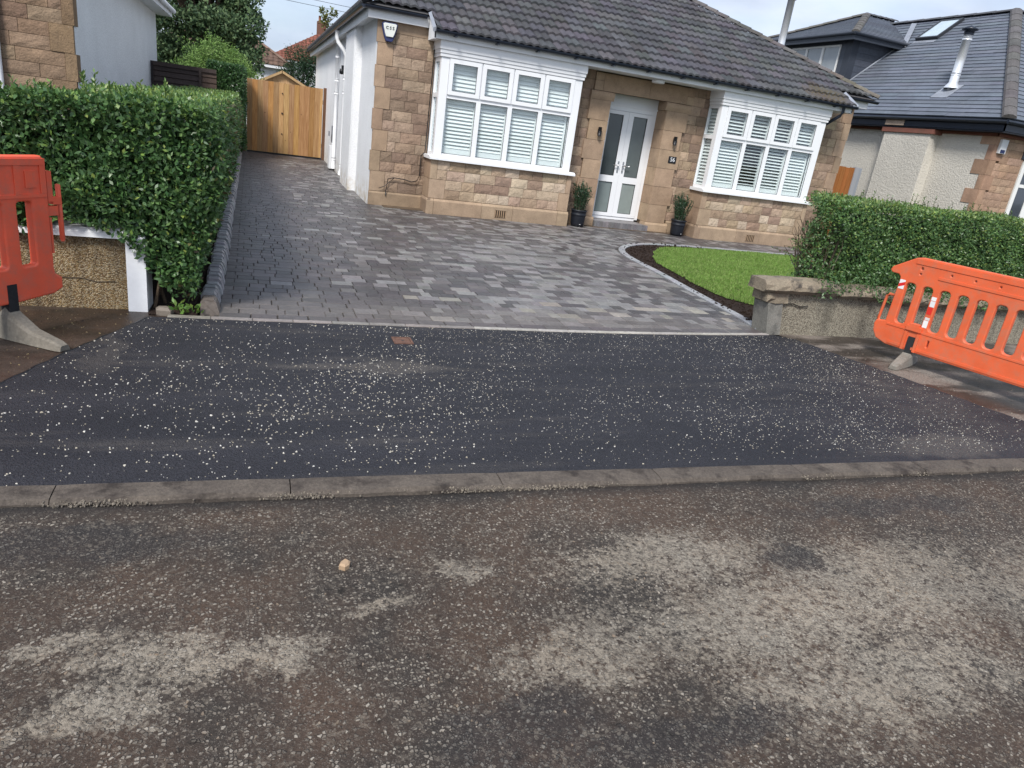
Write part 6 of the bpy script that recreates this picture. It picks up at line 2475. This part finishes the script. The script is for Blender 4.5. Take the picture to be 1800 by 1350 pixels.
def on_slope(x, y, lift=0.0):
    t = (x - ex) / (rx - ex)
    return Vector((x - lift * .62, y, ez + (rz - ez) * t + lift * .78))


# skylight
sx0, sx1, sy0, sy1 = 20.58 * SF, 21.45 * SF, 19.45 * SF, 20.32 * SF
m = MB()
mid_ = (on_slope(sx0, sy0, .05) + on_slope(sx1, sy1, .05)) / 2
du = (on_slope(sx1, sy0) - on_slope(sx0, sy0)) / 2
dn = Vector((-.62, 0, .78))
dl = (sy1 - sy0) / 2
m.obox(mid_, du, (0, .04, 0), dn * .05)
m.v = []
m.f = []
m.c = []
for sg in (-1, 1):
    m.obox(mid_ + Vector((0, sg * (dl - .035), 0)), du, (0, .035, 0), dn * .055, (0.03, 0.033, 0.04))
    m.obox(mid_ + du * (sg * .94), du * .06, (0, dl - .07, 0), dn * .054, (0.03, 0.033, 0.04))
sk = m.build('skylight', 'plain', nr)
m = MB()
m.obox(mid_ + dn * .03, du * .88, (0, dl - .07, 0), dn * .006, (0.42, 0.50, 0.56))
m.build('pane', 'frost', sk)
m = MB()
m.obox(on_slope(sx0 - .09, (sy0 + sy1) / 2, .02), du * .12, (0, dl, 0), dn * .005)
m.build('lead_apron', 'lead', sk)

# dormer
dx, dy0, dy1, dz = 18.45 * SF, 20.75 * SF, 25.3 * SF, 1.65 + (6.0 - 1.65) * SF
DK = (0.035, 0.042, 0.056)
m = MB()
m.box(dx, rx, dy0, dy1, 4.0, dz, (0.058, 0.068, 0.088))
dm = m.build('dormer', 'slate', nr)
z = 4.3
while z < dz - .05:
    mm = MB()
    mm.box(dx + .25, 20.6, dy0 - .012, dy0 - .001, z + .004, z + .19, jit((0.060, 0.070, 0.092), .08))
    mm.build('cheek_slate', 'slate', dm)
    z += .195
m = MB()
m.box(dx - .03, dx + .24, dy0 - .03, dy0 + .25, 4.2, dz, DK)
m.box(dx - .028, dx - .002, dy0 + .26, dy1, 4.2, 4.82, DK).box(dx - .028, dx - .002, dy0 + .26, dy1, 5.70, dz, DK)
m.build('corner_board', 'plain', dm)
wy0, wy1, wz0, wz1 = 21.25 * SF, 23.72 * SF, 4.83, 5.69
m = MB()
m.box(dx - .035, dx + .02, wy0, wy1, wz1 - .06, wz1, (0.72, 0.72, 0.70)).box(dx - .035, dx + .02, wy0, wy1, wz0, wz0 + .06, (0.72, 0.72, 0.70))
pw = (wy1 - wy0) / 3
for k in range(4):
    yy = wy0 + k * pw
    m.box(dx - .034, dx + .019, yy - (.0 if k == 0 else .05), yy + (.0 if k == 3 else .05), wz0 + .061, wz1 - .061, (0.72, 0.72, 0.70))
wn = m.build('window', 'plain', nr)
for k in range(3):
    mm = MB()
    mm.box(dx - .006, dx - .001, wy0 + k * pw + .051, wy0 + (k + 1) * pw - .051, wz0 + .061, wz1 - .061, (0.26, 0.29, 0.31))
    mm.build('pane', 'frost', wn)
# dormer's hipped roof
o_ = .32
hx0, hy0, hy1 = dx - o_, dy0 - o_, dy1 + o_
hm = (hy0 + hy1) / 2
hh = (hy1 - hy0) / 2
pt = .44
pk = (hx0 + hh, hm, dz + .05 + hh * pt)
m = MB()
zz = dz + .02
m.add([(hx0, hy0, zz), (rx + .6, hy0, zz), (rx + .6, hm, pk[2] - .03), (pk[0], pk[1], pk[2] - .03), (hx0, hy1, zz), (rx + .6, hy1, zz)], [(0, 1, 2, 3), (0, 3, 4), (4, 3, 2, 5)], (0.06, 0.07, 0.09))
droof = m.build('dormer_roof', 'slate', nr)
for k in range(16):
    t0, t1 = k / 16, min(1, (k + 1.2) / 16)
    mm = MB()
    def A_(t, e_, l):
        return (hx0 + hh * t if e_ == 0 else rx + .3, hy0 + hh * t - l * .4, dz + .05 + hh * pt * t + l)
    def B_(t, e_, l):
        return (hx0 + hh * t - l * .4, hy0 + hh * t if e_ == 0 else hy1 - hh * t, dz + .05 + hh * pt * t + l)
    mm.add([A_(t0, 0, .022), A_(t0, 1, .022), A_(t1, 1, 0), A_(t1, 0, 0), A_(t0, 0, -.004), A_(t0, 1, -.004)], [(0, 1, 2, 3), (4, 5, 1, 0)], jit((0.108, 0.122, 0.15), .1))
    mm.build('slate_course', 'slate', droof)
    mm = MB()
    mm.add([B_(t0, 0, .022), B_(t0, 1, .022), B_(t1, 1, 0), B_(t1, 0, 0), B_(t0, 0, -.004), B_(t0, 1, -.004)], [(0, 1, 2, 3), (4, 5, 1, 0)], jit((0.108, 0.122, 0.15), .1))
    mm.build('slate_course', 'slate', droof)
ridge_run((hx0, hy0, dz + .05), (pk[0], pk[1], pk[2] + .02), 8, .13, (0.10, 0.095, 0.09), droof)
ridge_run((hx0, hy1, dz + .05), (pk[0], pk[1], pk[2] + .02), 8, .13, (0.10, 0.095, 0.09), droof)
ridge_run((pk[0], pk[1], pk[2] + .02), (rx + .5, pk[1], pk[2] + .02), 5, .11, (0.085, 0.088, 0.10), droof, 'ridge_tile')
m = MB()
m.box(hx0 - .02, hx0 + .05, hy0 - .02, hy1, dz - .16, dz + .015, DK).box(hx0 + .051, 20.4, hy0 - .02, hy0 + .05, dz - .16, dz + .014, DK)
m.box(hx0 + .05, 20.3, hy0 + .05, dy0 + .1, dz - .10, dz - .08, DK).box(hx0 + .05, dx + .1, dy0 + .1, hy1, dz - .10, dz - .08, DK)
m.tube([(hx0 - .04, hy0 - .06, dz + .02), (hx0 - .04, hy1, dz + .02)], .05, 8, DK)
m.tube([(hx0 - .06, hy0 - .05, dz + .02), (20.35, hy0 - .05, dz + .02)], .05, 8, DK)
m.build('dormer_fascia', 'plain', droof)
# lead along the cheek and the valley
m = MB()
a, b = on_slope(18.55 * SF, dy0 - .05, .03), on_slope(20.3 * SF, dy0 - .05, .03)
m.tube([a, b], .03, 6)
v0, v1 = on_slope(20.25 * SF, hy0 + .02, .05), on_slope(21.5 * SF, hy0 + 1.05, .05)
m.add([v0 + Vector((0, -.13, 0)), v0 + Vector((0, .10, .02)), v1 + Vector((0, .10, .02)), v1 + Vector((0, -.12, 0))], [(0, 1, 2, 3)])
m.build('lead_flashing', 'lead', sroof)
# front window at the edge of the picture
m = MB()
WW = (0.78, 0.78, 0.76)
m.box(18.48, 18.60, FY - .02, FY + .05, 1.08, 2.62, WW).box(18.61, 20.2, FY - .02, FY + .05, 1.08, 1.18, WW).box(18.61, 20.2, FY - .02, FY + .05, 1.98, 2.06, WW).box(18.61, 20.2, FY - .02, FY + .05, 2.54, 2.62, WW)
m.box(19.02, 19.22, FY - .019, FY + .049, 1.181, 1.979, WW).box(19.02, 19.22, FY - .019, FY + .049, 2.061, 2.539, WW).box(20.2, 20.3, FY - .02, FY + .05, 1.08, 2.62, WW)
wn = m.build('window', 'plain', nr)
for a, b in ((18.6, 19.02), (19.22, 20.2)):
    for z0, z1 in ((1.18, 1.98), (2.06, 2.54)):
        mm = MB()
        mm.box(a, b, FY + .0, FY + .006, z0, z1)
        mm.build('pane', 'dark_glass', wn)
m = MB()
m.box(18.35, 20.4, FY - .03, FY + .0, 2.66, 3.08, DK)
m.build('window_head', 'plain', nr)

ab = empty('alarm_box', (17.5, FY - .03, 2.9), 'small white alarm box with a dark blue base on the pink sandstone corner', 'alarm box')
m = MB()
m.box(17.40, 17.62, FY - .085, FY - .015, 2.70, 3.03, (0.70, 0.71, 0.72))
m.build('cover', 'plain', ab)
m = MB()
m.box(17.43, 17.59, FY - .09, FY - .086, 2.71, 2.79, (0.02, 0.03, 0.10))
m.build('base', 'plain', ab)

# steel flue on the slate slope
fx, fy = 18.28 * SF, 16.31 * SF
fz = on_slope(fx, fy).z
fl = empty('flue_pipe', (fx, fy, fz), 'tall shiny steel flue standing on the slate roof below the skylight', 'flue')
m = MB()
m.tube([(fx, fy, fz - .05), (fx, fy, 5.62)], .115, 16)
for zz in (4.62, 5.50):
    m.tube([(fx, fy, zz), (fx, fy, zz + .06)], .122, 16)
m.build('pipe', 'steel', fl)
m = MB()
m.lathe([(.22, .0), (.12, .14), (.115, .16)], (fx, fy, fz + .02), 16)
m.build('storm_collar', 'steel', fl)
m = MB()
m.lathe([(.115, 0), (.125, .04), (.125, .10), (.20, .13), (.20, .16), (.0, .25)], (fx, fy, 5.62), 16)
m.build('cowl', 'gutter', fl)
m = MB()
c = on_slope(fx - .12, fy, .03)
m.obox(c, (on_slope(fx + .24, fy) - on_slope(fx - .24, fy)) / 2, (0, .27, 0), dn * .008)
m.build('lead_slate', 'lead', fl)

# flue behind the bungalow's hip
f2 = empty('flue_pipe', (12.14, 16.1, 3.75), 'slim steel flue rising behind the hip of the grey tiled roof', 'flue')
m = MB()
m.tube([(12.14, 16.1, 3.62), (12.14, 16.1, 5.46)], .085, 14)
m.build('pipe', 'steel', f2)
m = MB()
m.lathe([(.085, 0), (.12, .02), (.12, .09), (.0, .16)], (12.14, 16.1, 5.46), 14)
m.build('cowl', 'gutter', f2)


# =================================================================== HOUSES FURTHER BACK
def far_house(name, x0, x1, y0, y1, zw, pitch, label, wallm, roofc, chim=None):
    t = empty(name, ((x0 + x1) / 2, (y0 + y1) / 2, 0), label, 'house')
    m = MB()
    m.box(x0, x1, y0, y1, -.05, zw)
    m.build('wall', wallm, t)
    o = .35
    a0, a1, b0, b1 = x0 - o, x1 + o, y0 - o, y1 + o
    hw = min(a1 - a0, b1 - b0) / 2
    m = MB()
    cx, cy = (a0 + a1) / 2, (b0 + b1) / 2
    if a1 - a0 > b1 - b0:
        R0, R1 = (a0 + hw, cy), (a1 - hw, cy)
    else:
        R0, R1 = (cx, b0 + hw), (cx, b1 - hw)
    zr = zw + hw * pitch
    m.add([(a0, b0, zw), (a1, b0, zw), (a1, b1, zw), (a0, b1, zw), (*R0, zr), (*R1, zr)],
          [(0, 1, 5, 4), (1, 2, 5), (2, 3, 4, 5), (3, 0, 4), (0, 3, 2, 1)] if a1 - a0 > b1 - b0 else [(0, 1, 4), (1, 2, 5, 4), (2, 3, 5), (3, 0, 4, 5), (0, 3, 2, 1)], roofc)
    rf_ = m.build('roof', far_tiles, t)
    # courses of tiles as shallow steps
    n = int(hw / .28)
    st = MB()
    for k in range(n):
        q0, q1 = k / n, (k + 1.0) / n
        ya, yb_ = b0 + hw * q0, b0 + hw * q1
        za, zb_ = zw + hw * pitch * q0, zw + hw * pitch * q1
        st.add([(a0 + hw * q0, ya, za + .05), (a1 - hw * q0, ya, za + .05), (a1 - hw * q1, yb_, zb_ + .015), (a0 + hw * q1, yb_, zb_ + .015), (a0 + hw * q0, ya, za), (a1 - hw * q0, ya, za)], [(0, 1, 2, 3), (4, 5, 1, 0)], jit(roofc, .12))
    st.build('tile_courses', far_tiles, rf_, kind='stuff')
    ridge_run((a1, b0, zw + .03), (R1[0], R1[1], zr + .02), 9, .12, tuple(c * 1.5 for c in roofc), rf_)
    m = MB()
    m.box(a0 + .03, a1 - .03, b0 + .03, b0 + .06, zw - .16, zw - .01)
    m.build('fascia', 'white_paint', t)
    if chim:
        m = MB()
        m.box(chim[0] - .35, chim[0] + .35, cy - .3, cy + .3, zr - 1, chim[1], (0.16, 0.075, 0.055))
        m.tube([(chim[0] - .15, cy, chim[1]), (chim[0] - .15, cy, chim[1] + .4)], .1, 8, (0.25, 0.11, 0.07))
        m.build('chimney', 'ashlar', rf_)
    return t


def far_tile_mat():
    g = NG('far_roof_tiles')
    w_ = g.n('ShaderNodeTexWave', wave_type='BANDS', bands_direction='X')
    w_.inputs['Scale'].default_value = 1.05
    g.l(g.pos(), w_.inputs['Vector'])
    c = g.scale(g.attr(), g.rng(g.noise(2.2, 4), .3, .7, .7, 1.3))
    return g.bsdf(c, .85, .2, 0, g.bump(w_.outputs['Fac'], .8, .06))


far_tiles = far_tile_mat()
far_house('brown_roof_house', -5.6, 1.55, 45, 52, 3.25, .62, 'white house with a brown tiled hipped roof behind the shed', 'white_harl', (0.13, 0.085, 0.065))
far_house('red_roof_house', 1.0, 12.5, 60, 67.4, 4.3, .62, 'distant house with a red tiled roof and chimney behind the shrubs', 'white_harl', (0.20, 0.078, 0.055), (4.75, 7.6))


# =================================================================== TREES AND SHRUBS BEHIND
def blob_leaves(blobs, per, L_, W_, cols, rng_, shell=.55, squash=1.0):
    V, C = [], []
    for (cx, cy, cz, rx_, ry_, rz_), n in zip(blobs, per):
        d_ = rng_.normal(size=(n, 3))
        d_ /= np.linalg.norm(d_, axis=1, keepdims=True)
        r = (shell + (1 - shell) * rng_.uniform(0, 1, n) ** .7)[:, None]
        bump_ = 1 + .18 * np.sin(d_[:, :1] * 5 + cx) * np.sin(d_[:, 1:2] * 6 + cy) + .14 * np.sin(d_[:, 2:] * 9 + d_[:, :1] * 7)
        P = np.array([cx, cy, cz]) + d_ * r * bump_ * np.array([rx_, ry_, rz_])
        V.append(leaf_quads(P, d_, L_, W_, rng_, .1, .9, .4))
        C.append(mixcols(cols, n, rng_, .3))
    return np.concatenate(V), np.concatenate(C)


def tree(name, base, blobs, n, L_, W_, cols, label, trunk_r, branches, seed, category='tree', shell=.35):
    rg_ = np.random.default_rng(seed)
    t = empty(name, base, label, category)
    vol = [b[3] * b[4] * b[5] for b in blobs]
    per = [max(40, int(n * v / sum(vol))) for v in vol]
    V, C = blob_leaves(blobs, per, L_, W_, cols, rg_, shell)
    npobj('crown', V, 4, C, 'leaf_far', t, kind='stuff')
    m = MB()
    b = Vector(base)
    fork = b + Vector((0, 0, branches))
    m.tube([b - Vector((0, 0, .1)), b.lerp(fork, .5) + Vector((.04, 0, 0)), fork], [trunk_r, trunk_r * .85, trunk_r * .7], 8)
    for bb in blobs:
        tip = Vector(bb[:3]) + Vector((0, 0, bb[5] * .4))
        m.tube([fork - Vector((0, 0, .1)), fork.lerp(tip, .5) + Vector((rg_.normal() * .1, rg_.normal() * .1, .1)), tip], [trunk_r * .32, trunk_r * .2, trunk_r * .06], 6)
        for k in range(3):
            tp2 = Vector(bb[:3]) + Vector((rg_.normal() * bb[3] * .5, rg_.normal() * bb[4] * .5, rg_.normal() * bb[5] * .4))
            m.tube([fork.lerp(tip, .55), tp2], [trunk_r * .25, trunk_r * .06], 5)
    m.build('trunk', 'bark', t)
    return t


TG = [(0.045, 0.085, 0.045), (0.068, 0.120, 0.056), (0.10, 0.160, 0.070), (0.14, 0.20, 0.09)]
rb = random.Random(5)
blobs = []
for k in range(46):
    a, h = rb.uniform(0, 6.28), rb.uniform(1.9, 6.6)
    R_ = 2.0 * math.sin(math.pi * min(1, max(.15, (h - 1.2) / 7.2))) ** .6
    r_ = R_ * math.sqrt(rb.random()) * .95
    s_ = rb.uniform(.5, .85)
    blobs.append((-2.0 + r_ * math.cos(a) * .92, 34 + r_ * math.sin(a), h, s_, s_, s_ * .75))
for k in range(12):
    blobs.append((-3.6 + 3.2 * (k % 6) / 5 + rb.uniform(-.2, .2), 32.4 + rb.uniform(-.3, .3), 2.6 + 1.5 * (k // 6) + rb.uniform(-.4, .4), .62, .6, .6))
blobs += [(-.25, 34, 4.6, .45, .5, .3), (-.05, 34.2, 3.9, .3, .4, .3), (-.1, 34, 5.3, .4, .4, .28), (0.05, 34, 3.3, .35, .4, .35), (-.6, 33.5, 3.0, .6, .5, .5), (-3.3, 33.6, 2.6, .6, .6, .6)]
tree('broadleaf_tree', (-2.0, 34, 0), blobs, 56000, .15, .085, TG, 'large spreading broadleaf tree behind the dark board fence', .20, 2.2, 301)
tree('garden_shrub', (-1.2, 26, 0), [(-1.25, 26, 1.95, 1.15, 1.0, 1.1), (-.65, 26, 1.9, .72, .9, .95), (-1.85, 26, 1.6, .68, .9, .85), (-1.2, 26, 2.6, .7, .7, .5)], 17000, .085, .03,
     [(0.13, 0.23, 0.05), (0.17, 0.28, 0.07), (0.10, 0.19, 0.045), (0.21, 0.31, 0.10)], 'rounded bright green feathery shrub behind the dark fence', .05, .5, 302, 'shrub', .6)
# clipped dark hedge block beside the gate
dh = empty('clipped_hedge', (-.75, 21.6, 0), 'dark clipped hedge block between the board fence and the timber gate', 'hedge')
rg = np.random.default_rng(55)
P1 = sample_face(9000, (-1.18, 20.7, .2), (.86, 0, 0), (0, 0, 2.02), rg)
P1[:, 1] += lump(P1, 5, .05, 1) + rg.uniform(-.03, .15, len(P1))
P2 = sample_face(6000, (-.34, 20.7, .2), (0, 2.4, 0), (0, 0, 2.02), rg)
P2[:, 0] += lump(P2, 5, .04, 1) - rg.uniform(-.03, .12, len(P2))
P3 = sample_face(4500, (-1.18, 20.7, 2.20), (.86, 0, 0), (0, 2.4, 0), rg)
P3[:, 2] += lump(P3, 5, .04, 1) + rg.uniform(-.05, .04, len(P3))
Pn = np.concatenate([P1, P2, P3])
Nn = np.concatenate([np.tile([0, -1, .1], (len(P1), 1)), np.tile([1, 0, .1], (len(P2), 1)), np.tile([0, -.2, 1], (len(P3), 1))]).astype(float)
npobj('foliage', leaf_quads(Pn, Nn, .075, .034, rg), 4, mixcols(GREEN_D + GREEN_M[:1] + [(0.03, 0.075, 0.028)], len(Pn), rg), 'leaf', dh, kind='stuff')
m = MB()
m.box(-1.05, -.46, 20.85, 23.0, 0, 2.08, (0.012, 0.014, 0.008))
m.build('dark_core', 'plain', dh)  # added dark box filling the hedge so nothing shows through the leaves
tree('evergreen_shrub', (1.6, 32, 0), [(1.55, 32, 2.2, .62, .6, 1.3), (1.15, 32.3, 2.0, .5, .5, 1.1), (2.1, 32, 2.3, .6, .6, 1.45), (1.75, 31.8, 3.2, .4, .4, .55), (1.2, 32, 3.2, .22, .25, .5), (2.3, 32.3, 3.3, .35, .4, .5)], 13000, .10, .032,
     [(0.022, 0.055, 0.026), (0.035, 0.08, 0.036), (0.055, 0.10, 0.05), (0.03, 0.065, 0.035)], 'dark bluish evergreen shrub behind the shed', .08, .8, 304, 'shrub', .45)
tree('young_tree', (2.75, 35, 0), [(2.75, 35, 5.0, .25, .3, .35), (3.1, 35, 5.35, .22, .25, .22), (2.6, 35, 5.35, .1, .15, .12), (2.95, 35, 4.75, .25, .25, .2)], 260, .15, .08,
     [(0.16, 0.18, 0.05), (0.10, 0.14, 0.04), (0.20, 0.19, 0.06)], 'thin young tree with yellowish leaves showing above the side eave', .035, 4.4, 305, 'tree', .1)
tree('broadleaf_tree', (-6.5, 40, 0), [(-6.5, 40, 5.0, 3, 3, 3.2), (-4.8, 39.5, 3.4, 1.5, 1.5, 1.8), (-4.2, 40, 5.2, 1.2, 1.2, 1.4)], 7000, .24, .13, TG, 'darker broadleaf tree further back beside the pale rendered house', .25, 2.5, 306)

# overhead wires
for nm, (x0, z0, x1, z1), lab in (('a', (-12, 6.35, 16, 5.75), 'lower thin overhead wire crossing the sky above the shed'), ('b', (-12, 6.62, 16, 6.0), 'upper thin overhead wire crossing the sky above the shed')):
    m = MB()
    P = []
    for k in range(15):
        t = k / 14
        P.append((x0 + (x1 - x0) * t, 40, z0 + (z1 - z0) * t - .25 * (1 - (2 * t - 1) ** 2) + .25))
    m.tube(P, .010, 5, (0.02, 0.02, 0.025))
    m.build('overhead_wire', 'plain', label=lab, category='wire')
